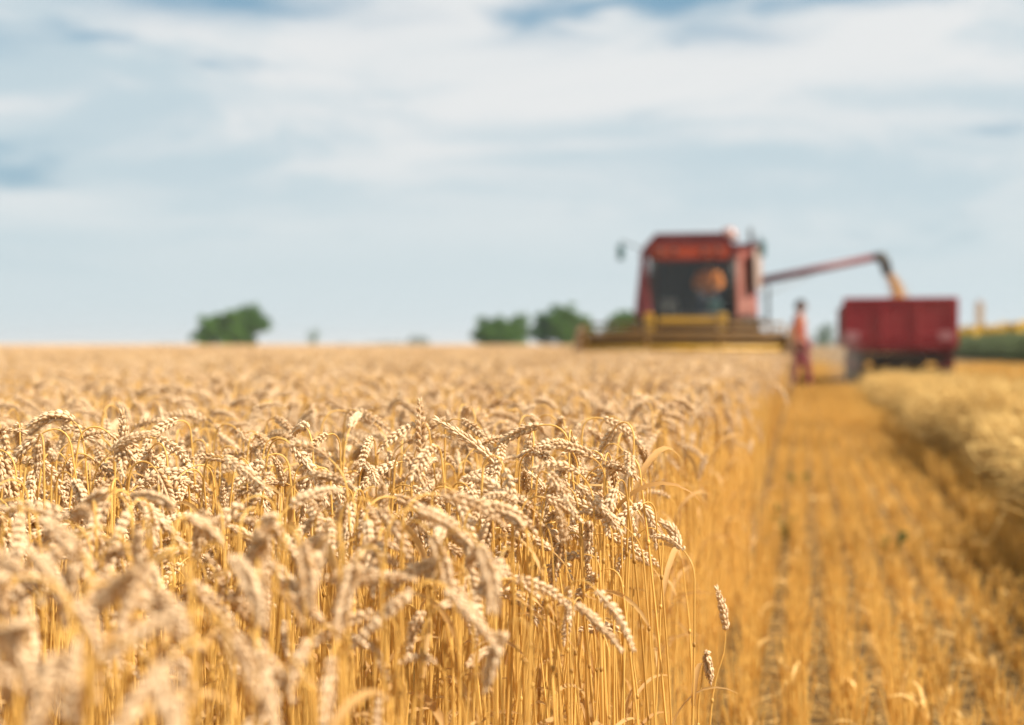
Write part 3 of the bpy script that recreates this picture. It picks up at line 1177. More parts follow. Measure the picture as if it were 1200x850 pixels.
def hand_chains(wrist, d, palm_side, V, E, Rr, iw, s=1.0):
    """palm and five bent fingers continuing from the wrist vertex iw along d"""
    d = d.normalized(); side = palm_side.normalized(); nrm = d.cross(side).normalized()
    palm = wrist + d * 0.05 * s
    ip = len(V); V.append(palm); E.append((iw, ip)); Rr.append((0.036 * s, 0.016 * s))
    for off, ln in ((-0.028, 0.07), (-0.009, 0.082), (0.010, 0.078), (0.028, 0.062)):
        a = palm + d * 0.040 * s + side * off * s
        b = a + d * ln * 0.5 * s + nrm * 0.010 * s
        c = b + d * ln * 0.42 * s + nrm * 0.026 * s
        i = len(V); V += [a, b, c]; E += [(ip, i), (i, i + 1), (i + 1, i + 2)]; Rr += [0.010 * s, 0.009 * s, 0.0075 * s]
    a = wrist + d * 0.03 * s - side * 0.038 * s
    b = a + d * 0.030 * s - side * 0.018 * s + nrm * 0.01 * s
    c = b + d * 0.028 * s + nrm * 0.016 * s
    i = len(V); V += [a, b, c]; E += [(iw, i), (i, i + 1), (i + 1, i + 2)]; Rr += [0.012 * s, 0.010 * s, 0.008 * s]


def person(root, J, top_mat, leg_mat, fwd, hair_back=0.0, sleeves_to='wrist'):
    """J: joint positions. One skin surface for the body, clothes over it as children"""
    V, E, Rr = [], [], []
    def add(p, r, link=None):
        V.append(Vector(p)); Rr.append(r)
        if link is not None: E.append((link, len(V) - 1))
        return len(V) - 1
    pel = add(J['pelvis'], (0.15, 0.11))
    wai = add(J['waist'], (0.125, 0.095), pel)
    che = add(J['chest'], (0.155, 0.11), wai)
    nkb = add(J['neck'], (0.062, 0.06), che)
    nkt = add(J['neck'] + (J['head'] - J['neck']) * 0.42, (0.056, 0.056), nkb)
    hd = add(J['head'], (0.080, 0.098), nkt)
    add(J['head'] + (J['head'] - J['neck']).normalized() * 0.085, (0.066, 0.075), hd)
    for s_ in 'lr':
        sh = add(J['shoulder_' + s_], 0.058, che)
        el = add(J['elbow_' + s_], 0.043, sh)
        wr_ = add(J['wrist_' + s_], 0.030, el)
        d = (J['wrist_' + s_] - J['elbow_' + s_]).normalized()
        hand_chains(V[wr_], d, fwd if s_ == 'r' else fwd, V, E, Rr, wr_)
        hp = add(J['hip_' + s_], 0.092, pel)
        kn = add(J['knee_' + s_], 0.060, hp)
        an = add(J['ankle_' + s_], 0.040, kn)
        add(J['ankle_' + s_] + fwd * 0.13 + Vector((0, 0, -0.045)), (0.042, 0.03), an)
    skin_body('body', V, E, Rr, 'skin', root, 2, pel)
    # top with sleeves
    V, E, Rr = [], [], []
    a = add(J['pelvis'] + Vector((0, 0, 0.02)), (0.170, 0.132))
    b = add(J['waist'], (0.155, 0.122), a)
    c = add(J['chest'], (0.180, 0.132), b)
    add(J['neck'] - (J['head'] - J['neck']) * 0.10, (0.085, 0.078), c)
    for s_ in 'lr':
        sh = add(J['shoulder_' + s_], 0.078, c)
        el = add(J['elbow_' + s_], 0.060, sh)
        if sleeves_to == 'wrist':
            add(J['elbow_' + s_].lerp(J['wrist_' + s_], 0.92), 0.044, el)
    skin_body('shirt', V, E, Rr, top_mat, root, 2, 0)
    V, E, Rr = [], [], []
    a = add(J['pelvis'] + Vector((0, 0, 0.03)), (0.165, 0.128))
    for s_ in 'lr':
        hp = add(J['hip_' + s_], 0.108, a)
        kn = add(J['knee_' + s_], 0.080, hp)
        add(J['knee_' + s_].lerp(J['ankle_' + s_], 0.94), 0.066, kn)
    skin_body('trousers', V, E, Rr, leg_mat, root, 2, 0)
    for s_ in 'lr':
        mb = MB()
        q = J['ankle_' + s_]
        ang = math.atan2(fwd.y, fwd.x)
        mb.ell(q + fwd * 0.075 + Vector((0, 0, -0.045)), (0.145, 0.052, 0.045), 0, 14, 8, Matrix.Rotation(ang, 3, 'Z').to_quaternion())
        mb.ell(q + Vector((0, 0, -0.01)), (0.055, 0.050, 0.06), 0, 12, 8)
        mb.build('shoe', 'shoe', root)
    # hair, face
    up = (J['head'] - J['neck']).normalized()
    mb = MB()
    hc = J['head'] + up * 0.055 - fwd * 0.018
    mb.ell(hc, (0.094, 0.094, 0.088), 0, 18, 12)
    mb.ell(hc - fwd * 0.035 - up * 0.045, (0.082, 0.082, 0.088), 0, 16, 10)
    if hair_back:
        mb.ell(hc - fwd * 0.07 - up * 0.11, (0.055, 0.055, 0.11), 0, 14, 10)
    mb.build('hair', 'hair', root)
    side = up.cross(fwd).normalized()
    for s_ in (-1, 1):
        mb = MB()
        mb.ell(J['head'] + fwd * 0.088 + side * s_ * 0.033 + up * 0.010, (0.011, 0.011, 0.009), 0, 10, 8)
        mb.build('eye', 'eye', root)
        mb = MB()
        mb.ell(J['head'] + side * s_ * 0.092 - up * 0.005, (0.016, 0.016, 0.032), 0, 10, 8)
        mb.build('ear', 'skin', root)
    mb = MB(); mb.ell(J['head'] + fwd * 0.105 - up * 0.018, (0.016, 0.016, 0.026), 0, 10, 8); mb.build('nose', 'skin', root)
    mb = MB(); mb.ell(J['head'] + fwd * 0.090 - up * 0.055, (0.025, 0.025, 0.009), 0, 12, 8); mb.build('mouth', 'lip', root)


# ------------------------------------------------------------------ combine harvester
CZ = 27.0
cp = at(812, 403, CZ)
comb_loc = Vector((cp.x, cp.y, 0))
K = FPX / CZ


def C(px, py):
    """picture point on the combine's front plane -> its local x, z"""
    return (px - 812) / K, CAM_H + (403.5 - py) / K


ch = empty('combine_harvester', comb_loc, 0)
tag(ch, 'red combine harvester with yellow header and dark glazed cab, driving towards the lens', 'combine')


def part(mb, name, mats, parent=None, label=None):
    o = mb.build(name, mats, parent)
    if label: o['label'] = label
    return o


def quad_solid(mb, pts, thick, m=0):
    """a panel: polygon in space given its own thickness"""
    P = [Vector(p) for p in pts]
    nrm = (P[1] - P[0]).cross(P[2] - P[0]).normalized() * thick
    k = len(P)
    v = [p[:] for p in P] + [(p + nrm)[:] for p in P]
    f = [tuple(range(k - 1, -1, -1)), tuple(range(k, 2 * k))] + [(i, (i + 1) % k, (i + 1) % k + k, i + k) for i in range(k)]
    mb.add(v, f, m)


# main body behind the cab
b = MB()
b.prism([(-1.02, 0.85), (1.08, 0.85), (1.10, 1.5), (1.06, 2.62), (-0.98, 2.62), (-1.06, 1.5)], 'y', 1.7, 4.2)
b.prism([(4.2, 0.95), (6.0, 1.25), (6.3, 1.6), (6.2, 2.2), (5.2, 2.45), (4.2, 2.5)], 'x', -0.85, 0.85)
body = part(b, 'body', 'red', ch)
b = MB()
for x in (-1.075, 1.095):
    for k in range(3):
        b.box((x, 2.2 + 0.75 * k, 1.25), (0.02, 0.62, 0.55), bev=0.008)
part(b, 'side_panel', 'dark_red', body)
# front shoulder panels either side of the cab
b = MB()
x0, z0 = C(758, 302); x1, z1 = C(764, 372); x2, z2 = C(744, 372); x3, z3 = C(751, 302)
quad_solid(b, [(x1, 0.0, z1), (x0, 0.12, z0), (x3, 0.30, z0), (x2, 0.22, z1)], 0.05)
part(b, 'shoulder_panel', 'red', ch)
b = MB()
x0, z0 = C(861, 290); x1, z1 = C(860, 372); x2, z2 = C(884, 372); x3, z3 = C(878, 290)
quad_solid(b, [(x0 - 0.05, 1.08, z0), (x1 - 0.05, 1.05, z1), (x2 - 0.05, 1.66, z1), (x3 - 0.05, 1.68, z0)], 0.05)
part(b, 'shoulder_panel', 'sunlit_red', ch, 'pinkish panel with sunlight put into its colour')
# grain tank
b = MB()
b.prism([(-0.95, 2.622), (1.06, 2.622), (1.20, 2.98), (-1.08, 2.98)], 'y', 1.9, 3.9)
tank = part(b, 'grain_tank', 'red', ch)
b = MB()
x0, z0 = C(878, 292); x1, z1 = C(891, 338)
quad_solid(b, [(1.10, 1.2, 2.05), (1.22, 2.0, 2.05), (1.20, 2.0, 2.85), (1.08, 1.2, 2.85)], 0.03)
part(b, 'side_plate', 'sunlit_panel', tank)
# cab
cab = empty('cab', (0, 0, 0)); cab.parent = ch
gx0, gz1 = C(763, 302); gx1, gz0 = C(856, 371)
yb = 1.55
b = MB()
b.box(((gx0 + gx1) / 2, 0.85, gz0 - 0.05), (gx1 - gx0 + 0.1, 1.5, 0.10), bev=0.02)
part(b, 'cab_floor', 'cab_lining', cab)
b = MB()
b.box(((gx0 + gx1) / 2, yb, (gz0 + gz1) / 2), (gx1 - gx0 + 0.06, 0.06, gz1 - gz0))
b.box(((gx0 + gx1) / 2, yb - 0.68, gz1 + 0.17), (gx1 - gx0, 1.25, 0.03))
part(b, 'cab_lining', 'cab_lining', cab)
b = MB()
for (xa, ya) in ((gx0, 0.10), (gx1, 0.10), (gx0 - 0.03, 0.85), (gx1 + 0.03, 0.85), (gx0, yb), (gx1, yb)):
    b.tube([(xa * 1.02, ya - 0.05, gz0), (xa, ya, gz1 + 0.19)], 0.042, 6)
b.tube([(gx0, 0.055, gz0 + 0.03), (gx1, 0.055, gz0 + 0.03)], 0.04, 6)
part(b, 'window_frame', 'dark_steel', cab)
b = MB()
quad_solid(b, [(gx0, 0.06, gz0), (gx1, 0.06, gz0), (gx1, 0.10, gz1), (gx0, 0.10, gz1)], 0.008)
part(b, 'windscreen', 'cab_glass', cab)
for xa in (gx0, gx1):
    b = MB()
    b.box((xa, 0.84, (gz0 + gz1) / 2 + 0.11), (0.008, 1.34, gz1 - gz0 + 0.16))
    part(b, 'side_window', 'cab_glass', cab)
b = MB()
x0, z0 = C(758, 302); x1, z1 = C(756, 288); x2, z2 = C(768, 273)
xr0, _ = C(860, 302); xr1, _ = C(858, 288); xr2, _ = C(846, 273)
# roof: a chamfered cap with front fascia band
top = [(x1 - 0.02, z1 + 0.004), (xr1 + 0.02, z1 + 0.004), (xr2, z2), (x2, z2)]
b.prism(top, 'y', 0.02, 1.75)
b.prism([(C(748, 0)[0], z0), (gx0 + 0.06, z0), (gx0 + 0.06, z1), (x1 - 0.02, z1)], 'y', 0.0, 0.14)
b.prism([(gx1 - 0.06, z0), (C(866, 0)[0], z0), (xr1 + 0.02, z1), (gx1 - 0.06, z1)], 'y', 0.0, 0.14)
part(b, 'roof', 'dark_red', cab)
b = MB()
b.prism([(gx0 + 0.03, z0 - 0.02), (gx1 - 0.04, z0 - 0.02), (gx1 - 0.05, z1 - 0.01), (gx0 + 0.04, z1 - 0.01)], 'y', -0.05, -0.004)
part(b, 'roof_fascia', 'orange_red', cab)
for xx in (-0.62, -0.36, 0.2, 0.46):
    b = MB(); b.lathe([(0.0, 0.0), (0.055, 0.0), (0.065, 0.05), (0.05, 0.06)], (xx, -0.065, z0 + 0.11), 'y', 14)
    part(b, 'work_light', 'dark_steel', cab)
b = MB()
b.box((0.24, 0.93, 1.70), (0.5, 0.5, 0.14), bev=0.04)
b.box((0.24, 1.20, 2.0), (0.48, 0.12, 0.60), bev=0.05)
b.box((0.24, 0.93, 1.54), (0.3, 0.3, 0.2))
part(b, 'seat', 'cab_lining', cab)
b = MB()
b.tube([(0.24, 0.26, 1.45), (0.24, 0.42, 1.92)], 0.03, 8)
n = 20
b.tube([(0.24 + 0.19 * math.cos(2 * math.pi * i / n), 0.43 + 0.08 * math.sin(2 * math.pi * i / n), 1.94 + 0.17 * math.sin(2 * math.pi * i / n)) for i in range(n + 1)], 0.014, 6)
part(b, 'steering_wheel', 'dark_steel', cab)
b = MB()
tx, tz = C(836, 359)
b.box((tx, 0.35, tz), (0.24, 0.25, 0.24), bev=0.04)
part(b, 'control_console', 'teal', cab)
b = MB(); b.box((-0.5, 0.4, 1.68), (0.34, 0.3, 0.3), bev=0.05)
part(b, 'cool_box', 'grey_paint', cab)
# beacon, exhaust, mirrors
bx_, bz_ = C(852, 280)
b = MB()
b.lathe([(0.16, 0.0), (0.17, 0.10), (0.14, 0.20), (0.07, 0.26), (0.0, 0.27)], (bx_, 0.5, bz_ - 0.02), 'z', 16)
part(b, 'roof_beacon', 'beacon', ch)
ex, ez = C(873, 262)
b = MB()
b.tube([(ex, 2.6, 2.6), (ex, 2.6, ez), (ex - 0.02, 2.75, ez + 0.08)], 0.045, 10)
part(b, 'exhaust_pipe', 'dark_steel', ch)
for (px, py, xa) in ((729, 296, gx0), (892, 294, gx1)):
    mx_, mz_ = C(px, py)
    b = MB()
    b.tube([(xa, 0.12, gz1 + 0.1), (mx_, -0.25, mz_ + 0.22), (mx_, -0.25, mz_ - 0.05)], 0.014, 6)
    ba = b
    b = MB()
    b.box((mx_, -0.27, mz_), (0.13, 0.05, 0.30), bev=0.03)
    mh = part(b, 'mirror', 'teal', ch)
    part(ba, 'mirror_arm', 'dark_steel', mh)
    b = MB()
    b.box((mx_, -0.24, mz_), (0.10, 0.012, 0.26))
    part(b, 'mirror_glass', 'mirror', mh)
# feeder house, header
b = MB()
xl_, _ = C(770, 0); xr_, _ = C(848, 0)
b.prism([(0.05, 1.38), (0.0, 0.75), (-1.05, 0.35), (-1.05, 0.95)], 'x', xl_ + 0.05, xr_ - 0.05)
part(b, 'feeder_house', 'brown_steel', ch)
hd_ = empty('header', (0, 0, 0)); hd_.parent = ch
hx0, _ = C(690, 0); hx1, _ = C(925, 0)
b = MB()
b.prism([(-1.05, 0.20), (-1.05, 1.05), (-0.98, 1.06), (-0.98, 0.14), (-1.9, 0.08), (-1.9, 0.12)], 'x', hx0, hx1)
part(b, 'trough', 'ochre', hd_)
b = MB()
b.box(((hx0 + hx1) / 2, -1.02, 1.09), (hx1 - hx0, 0.14, 0.07), bev=0.02)
part(b, 'top_beam', 'ochre', hd_)
# centre frame above the feeder: yellow beam, uprights, brown shield
b = MB()
_, za = C(0, 372); _, zb_ = C(0, 379)
b.box(((xl_ + xr_) / 2, -0.52, (za + zb_) / 2 - 0.02), (xr_ - xl_ - 0.16, 0.10, 0.13), bev=0.02)
part(b, 'cross_beam', 'yellow', hd_)
b = MB()
_, zc = C(0, 391)
b.box(((xl_ + xr_) / 2, -0.48, (zb_ + zc) / 2 - 0.01), (xr_ - xl_ - 0.18, 0.03, zb_ - zc - 0.06))
part(b, 'shield_plate', 'brown_steel', hd_)
b = MB()
b.box(((xl_ + xr_) / 2, -0.55, zc - 0.005), (xr_ - xl_ - 0.20, 0.10, 0.07), bev=0.015)
part(b, 'lower_beam', 'dark_steel', hd_)
for px in (764, 848):
    x_, _ = C(px, 0)
    b = MB()
    b.box((x_, -0.55, 1.14), (0.17, 0.12, 0.76), bev=0.02)
    part(b, 'upright', 'yellow', hd_)
# side covers left and right, sloping down over the drives
for (pa, pb, s_) in ((703, 752, -1), (860, 905, 1)):
    x0, _ = C(pa, 0); x1, _ = C(pb, 0)
    b = MB()
    if s_ < 0:
        b.prism([(x0, 1.05), (x1, 1.05), (x1, 1.28), (x0 + 0.3, 1.16)], 'y', -0.75, -0.25)
    else:
        b.prism([(x0, 1.05), (x1, 1.05), (x1 - 0.1, 1.10), (x0 + 0.35, 1.30), (x0, 1.46)], 'y', -0.75, -0.25)
    part(b, 'drive_cover', 'brown_steel', hd_)
# reel
rc = Vector(((hx0 + hx1) / 2, -1.55, 0.86)); rr = 0.46
reel = empty('reel', (0, 0, 0)); reel.parent = ch
b = MB()
b.tube([(hx0 + 0.1, rc.y, rc.z), (hx1 - 0.1, rc.y, rc.z)], 0.06, 12)
part(b, 'reel_shaft', 'yellow', reel)
for k in range(6):
    a = 2 * math.pi * k / 6 + 0.35
    yy_, zz_ = rc.y + rr * math.cos(a), rc.z + rr * math.sin(a)
    b = MB()
    b.tube([(hx0 + 0.12, yy_, zz_), (hx1 - 0.12, yy_, zz_)], 0.028, 8)
    x_ = hx0 + 0.2
    while x_ < hx1 - 0.2:
        b.tube([(x_, yy_, zz_), (x_, yy_ + 0.02, zz_ - 0.20)], 0.007, 4)
        x_ += 0.14
    part(b, 'reel_bat', 'yellow' if k == 4 else 'ochre', reel)
for x_ in (hx0 + 0.12, rc.x - 0.65, rc.x + 0.65, hx1 - 0.12):
    b = MB()
    for k in range(6):
        a = 2 * math.pi * k / 6 + 0.35
        b.tube([(x_, rc.y, rc.z), (x_, rc.y + rr * math.cos(a), rc.z + rr * math.sin(a))], 0.022, 6)
    part(b, 'reel_spider', 'ochre', reel)
b = MB()
b.lathe([(0.14, hx0 + 0.1), (0.14, hx1 - 0.1)], (0, -1.3, 0.45), 'x', 16)
n = 60
for half, (xa, xb) in enumerate(((hx0 + 0.15, rc.x - 0.5), (hx1 - 0.15, rc.x + 0.5))):
    b.tube([(xa + (xb - xa) * i / n, -1.3 + 0.24 * math.cos(i * 0.7), 0.45 + 0.24 * math.sin(i * 0.7)) for i in range(n + 1)], 0.03, 5)
part(b, 'intake_auger', 'brown_steel', hd_)
for s_, x_ in ((-1, hx0), (1, hx1)):
    b = MB()
    b.prism([(-2.6, 0.12), (-1.9, 0.75), (-1.4, 1.15), (-0.98, 1.28), (-0.98, 0.12)], 'x', x_ - 0.05, x_ + 0.05)
    part(b, 'crop_divider', 'brown_steel', hd_)
# platform with rails and ladder at the right side
b = MB()
b.box((1.25, 0.75, 1.40), (0.30, 1.3, 0.04))
b.tube([(1.38, 0.15, 1.40), (1.38, 0.15, 2.05), (1.38, 1.35, 2.05), (1.38, 1.35, 1.40)], 0.018, 6)
part(b, 'platform', 'dark_steel', ch)
b = MB()
for yy_ in (0.2, 0.62):
    b.tube([(1.42, yy_, 1.38), (1.55, yy_, 0.45)], 0.02, 6)
for k in range(4):
    b.box((1.44 + 0.03 * k, 0.41, 1.2 - 0.24 * k), (0.12, 0.42, 0.03))
part(b, 'ladder', 'dark_steel', ch)


def wheel(parent, c, rad, width, rim_mat, name='wheel', lugs=20):
    r_ = empty(name, c); r_.parent = parent
    b = MB()
    h = width / 2
    b.lathe([(rad * 0.58, -h * 0.8), (rad * 0.80, -h), (rad * 0.95, -h * 0.9), (rad, -h * 0.6), (rad, h * 0.6), (rad * 0.95, h * 0.9), (rad * 0.80, h), (rad * 0.58, h * 0.8), (rad * 0.58, -h * 0.8)], (0, 0, 0), 'x', 36)
    for k in range(lugs):
        for s_ in (-1, 1):
            a = 2 * math.pi * (k + (0.5 if s_ > 0 else 0)) / lugs
            q = Matrix.Rotation(-a, 3, 'X') @ Matrix.Rotation(s_ * 0.6, 3, 'Z')
            cc = Vector((s_ * h * 0.42, math.sin(a) * rad * 1.0, math.cos(a) * rad * 1.0))
            b.box(cc, (h * 0.85, rad * 0.07, rad * 0.07), 0, q)
    part(b, 'tyre', 'rubber', r_)
    b = MB()
    b.lathe([(0.0, -h * 0.2), (rad * 0.2, -h * 0.25), (rad * 0.5, -h * 0.1), (rad * 0.575, -h * 0.7), (rad * 0.575, h * 0.7), (rad * 0.5, h * 0.1), (rad * 0.2, h * 0.25), (0.0, h * 0.2)], (0, 0, 0), 'x', 28)
    for k in range(6):
        a = 2 * math.pi * k / 6
        for s_ in (-1, 1):
            b.ell((s_ * h * 0.24, math.cos(a) * rad * 0.15, math.sin(a) * rad * 0.15), (0.02, 0.02, 0.02), 0, 6, 4)
    part(b, 'rim', rim_mat, r_)
    return r_


wheel(ch, (-0.98, 0.95, 0.74), 0.74, 0.44, 'yellow')
wheel(ch, (1.0, 0.95, 0.74), 0.74, 0.44, 'yellow')
wheel(ch, (-0.85, 5.0, 0.46), 0.46, 0.30, 'yellow', lugs=14)
wheel(ch, (0.85, 5.0, 0.46), 0.46, 0.30, 'yellow', lugs=14)
b = MB()
b.tube([(-0.8, 0.95, 0.74), (0.8, 0.95, 0.74)], 0.12, 10)
b.tube([(-0.75, 5.0, 0.46), (0.75, 5.0, 0.46)], 0.07, 10)
b.box((0, 5.0, 0.75), (0.3, 0.3, 0.6))
part(b, 'axle', 'dark_steel', ch)
# unloading auger, swung out to the right
AZ_ = 28.6
pa, pb = at(884, 331, AZ_) - comb_loc, at(1028, 301, AZ_ + 0.3) - comb_loc
b = MB()
b.tube([pa + Vector((-0.5, 0.2, -0.10)), pa], 0.17, 12)
b.tube([pa + Vector((-0.35, 0.12, -0.9)), pa + Vector((-0.35, 0.12, 0.05))], 0.16, 12)
b.tube([pa, pb], [0.085, 0.075], 14)
b.tube([pa + (pb - pa) * 0.02, pa + (pb - pa) * 0.05], 0.12, 14)
au = part(b, 'unloading_auger', 'dark_red', ch)
b = MB()
sp = at(1040, 322, AZ_ + 0.35) - comb_loc
b.tube([pb - (pb - pa) * 0.03, pb + Vector((0.08, 0, 0.0)), pb.lerp(sp, 0.5) + Vector((0.06, 0, 0.03)), sp], [0.09, 0.115, 0.115, 0.09], 12)
part(b, 'spout', 'rubber', au)
b = MB()
b.tube([at(884, 352, AZ_) - comb_loc, pa.lerp(pb, 0.45) + Vector((0, 0, -0.1))], 0.012, 5)
part(b, 'stay_rod', 'grey_paint', au)

# driver
dr = empty('person', comb_loc + Vector((0.24, 0.92, 1.76)))
tag(dr, 'combine driver in bright orange shirt seated behind the windscreen', 'person')
J = dict(pelvis=Vector((0, 0, 0.12)), waist=Vector((0, -0.02, 0.28)), chest=Vector((0, -0.03, 0.46)), neck=Vector((0, -0.04, 0.62)), head=Vector((0, -0.06, 0.75)),
         shoulder_l=Vector((0.19, -0.03, 0.55)), shoulder_r=Vector((-0.19, -0.03, 0.55)),
         elbow_l=Vector((0.25, -0.20, 0.33)), elbow_r=Vector((-0.25, -0.20, 0.33)),
         wrist_l=Vector((0.18, -0.42, 0.27)), wrist_r=Vector((-0.18, -0.42, 0.27)),
         hip_l=Vector((0.10, -0.03, 0.08)), hip_r=Vector((-0.10, -0.03, 0.08)),
         knee_l=Vector((0.12, -0.44, 0.10)), knee_r=Vector((-0.12, -0.44, 0.10)),
         ankle_l=Vector((0.12, -0.50, -0.25)), ankle_r=Vector((-0.12, -0.50, -0.25)))
person(dr, J, 'orange_shirt', 'blue_trousers', Vector((0, -1, 0)))

# ------------------------------------------------------------------ trailer
TZ = 27.2
tp = at(1053, 403, TZ)
tl = Vector((tp.x, tp.y, 0))
TK = FPX / TZ
TR_ROT = R(-4.5)
tr = empty('grain_trailer', tl, TR_ROT)
tag(tr, 'dark red tipping grain trailer under the unloading spout at the end of the windrow', 'trailer')


def T(px, py):
    return (px - 1058) / TK, CAM_H + (403.5 - py) / TK


x0, zt = T(997, 349); x1, zl = T(1122, 414)
TL = 3.9
bed = empty('bed', (0, 0, 0)); bed.parent = tr
b = MB()
b.box(((x0 + x1) / 2, TL / 2, zl + 0.05), (x1 - x0 - 0.02, TL, 0.10), bev=0.02)
part(b, 'bed_floor', 'dark_red', bed)


def side_board(px0, py0, px1, py1, name):
    """upright board with a rolled rim and ribs"""
    b = MB()
    A, B = Vector((px0, py0, 0)), Vector((px1, py1, 0))
    d = (B - A); ln = d.length; ang = math.atan2(d.y, d.x)
    q = Matrix.Rotation(ang, 3, 'Z')
    mid = (A + B) / 2
    b.box((mid.x, mid.y, (zl + zt) / 2 + 0.05), (ln, 0.05, zt - zl - 0.10), 0, q)
    b.box((mid.x, mid.y, zt - 0.03), (ln + 0.06, 0.09, 0.07), 0, q, bev=0.02)
    b.box((mid.x, mid.y, zl + 0.33), (ln + 0.02, 0.075, 0.06), 0, q, bev=0.015)
    k = max(3, int(ln / 0.62))
    for i in range(k + 1):
        pz = A + d * (i / k)
        b.box((pz.x, pz.y, (zl + zt) / 2 + 0.05), (0.06, 0.10, zt - zl - 0.16), 0, q, bev=0.012)
    return part(b, name, 'trailer_red', bed)


side_board(x0 + 0.03, 0.0, x1 - 0.03, 0.0, 'end_board')
side_board(x0 + 0.03, TL, x1 - 0.03, TL, 'end_board')
side_board(x0, 0.06, x0, TL - 0.06, 'side_board')
side_board(x1, 0.06, x1, TL - 0.06, 'side_board')
# slanted left shoulder of the body seen beside the end board
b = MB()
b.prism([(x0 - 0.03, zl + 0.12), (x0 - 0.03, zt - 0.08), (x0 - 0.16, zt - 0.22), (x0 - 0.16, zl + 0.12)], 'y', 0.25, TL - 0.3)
part(b, 'side_skirt', 'lifted_pink', bed)
# heap of grain inside
b = MB()
nx, ny = 16, 24
gv = [(x0 + 0.06 + (x1 - x0 - 0.12) * i / nx, 0.06 + (TL - 0.12) * j / ny,
       zt - 0.30 + 0.30 * math.exp(-(((i / nx - 0.5) * 2.2) ** 2 + ((j / ny - 0.45) * 3.0) ** 2)) + 0.008 * math.sin(i * 2.1 + j * 1.3)) for j in range(ny + 1) for i in range(nx + 1)]
gf = [(j * (nx + 1) + i, j * (nx + 1) + i + 1, (j + 1) * (nx + 1) + i + 1, (j + 1) * (nx + 1) + i) for j in range(ny) for i in range(nx)]
b.add(gv, gf, 0, True)
gh = b.build('grain_heap', 'grain')
gh.location = tl; gh.rotation_euler = (0, 0, TR_ROT)
tag(gh, 'heap of tan grain filling the bed of the red trailer', 'grain', None, 'stuff')
# plates, chassis, axles, wheels
for px in (1005, 1111):
    x_, z_ = T(px, 394)
    b = MB()
    b.box((x_, -0.065, z_), (0.26, 0.02, 0.17), bev=0.008)
    part(b, 'reflector_plate', 'white_plate', tr)
b = MB()
for x_ in (-0.45, 0.45):
    b.box((x_, TL / 2, zl - 0.12), (0.10, TL - 0.1, 0.18))
for yy_ in (0.15, 1.2, 2.7, TL - 0.15):
    b.box((0, yy_, zl - 0.11), (1.7, 0.10, 0.14))
b.box((0, 0.5, zl - 0.30), (0.5, 0.4, 0.3))
part(b, 'chassis', 'dark_steel', tr)
for yy_ in (0.75, TL - 0.75):
    b = MB()
    b.tube([(-0.8, yy_, 0.40), (0.8, yy_, 0.40)], 0.07, 10)
    b.box((0, yy_, 0.5), (1.0, 0.25, 0.22))
    part(b, 'axle', 'dark_steel', tr)
    for s_ in (-1, 1):
        wheel(tr, (s_ * 0.86 - (0.02 if s_ < 0 else 0), yy_, 0.42), 0.42, 0.28, 'dark_red', lugs=16)
for s_ in (-1, 1):
    b = MB()
    b.prism([(s_ * 0.70, 0.48), (s_ * 1.02, 0.48), (s_ * 1.02, 0.70), (s_ * 0.70, 0.78)], 'y', 0.18, 0.22)
    part(b, 'mudflap', 'dark_red', tr)
b = MB()
b.tube([(-0.45, TL, zl - 0.14), (0, TL + 1.5, 0.55)], 0.05, 8)
b.tube([(0.45, TL, zl - 0.14), (0, TL + 1.5, 0.55)], 0.05, 8)
b.lathe([(0.05, -0.02), (0.09, 0), (0.05, 0.02)], (0, TL + 1.56, 0.55), 'z', 12)
part(b, 'drawbar', 'dark_steel', tr)

# falling grain
g0 = at(1039, 318, AZ_ + 0.35)
g1 = Vector((0, 0, 0))
land = at(1055, 352, AZ_ + 0.35)
rs = random.Random(77)
b = MB()
mid = g0.lerp(land, 0.45) + Vector((0.06, 0, 0.08))
core = []
for i in range(9):
    s_ = i / 8
    core.append((1 - s_) ** 2 * g0 + 2 * s_ * (1 - s_) * mid + s_ * s_ * (land + Vector((0, 0, -0.12))))
b.tube(core, [0.042 + 0.006 * i + rs.uniform(-.005, .005) for i in range(9)], 9)
for k in range(2600):
    s_ = rs.random()
    c = (1 - s_) ** 2 * g0 + 2 * s_ * (1 - s_) * mid + s_ * s_ * land
    sp_ = 0.035 + 0.06 * s_
    p = c + Vector((rs.gauss(0, sp_), rs.gauss(0, sp_), rs.gauss(0, 0.02)))
    r3 = 0.006
    v = [(p.x + r3, p.y, p.z), (p.x - r3, p.y, p.z), (p.x, p.y + r3, p.z), (p.x, p.y - r3, p.z), (p.x, p.y, p.z + r3 * 2), (p.x, p.y, p.z - r3 * 2)]
    b.add(v, [(0, 2, 4), (2, 1, 4), (1, 3, 4), (3, 0, 4), (2, 0, 5), (1, 2, 5), (3, 1, 5), (0, 3, 5)])
tag(b.build('grain_stream', 'grain'), 'stream of tan grain pouring from the spout into the trailer', 'grain', None, 'stuff')

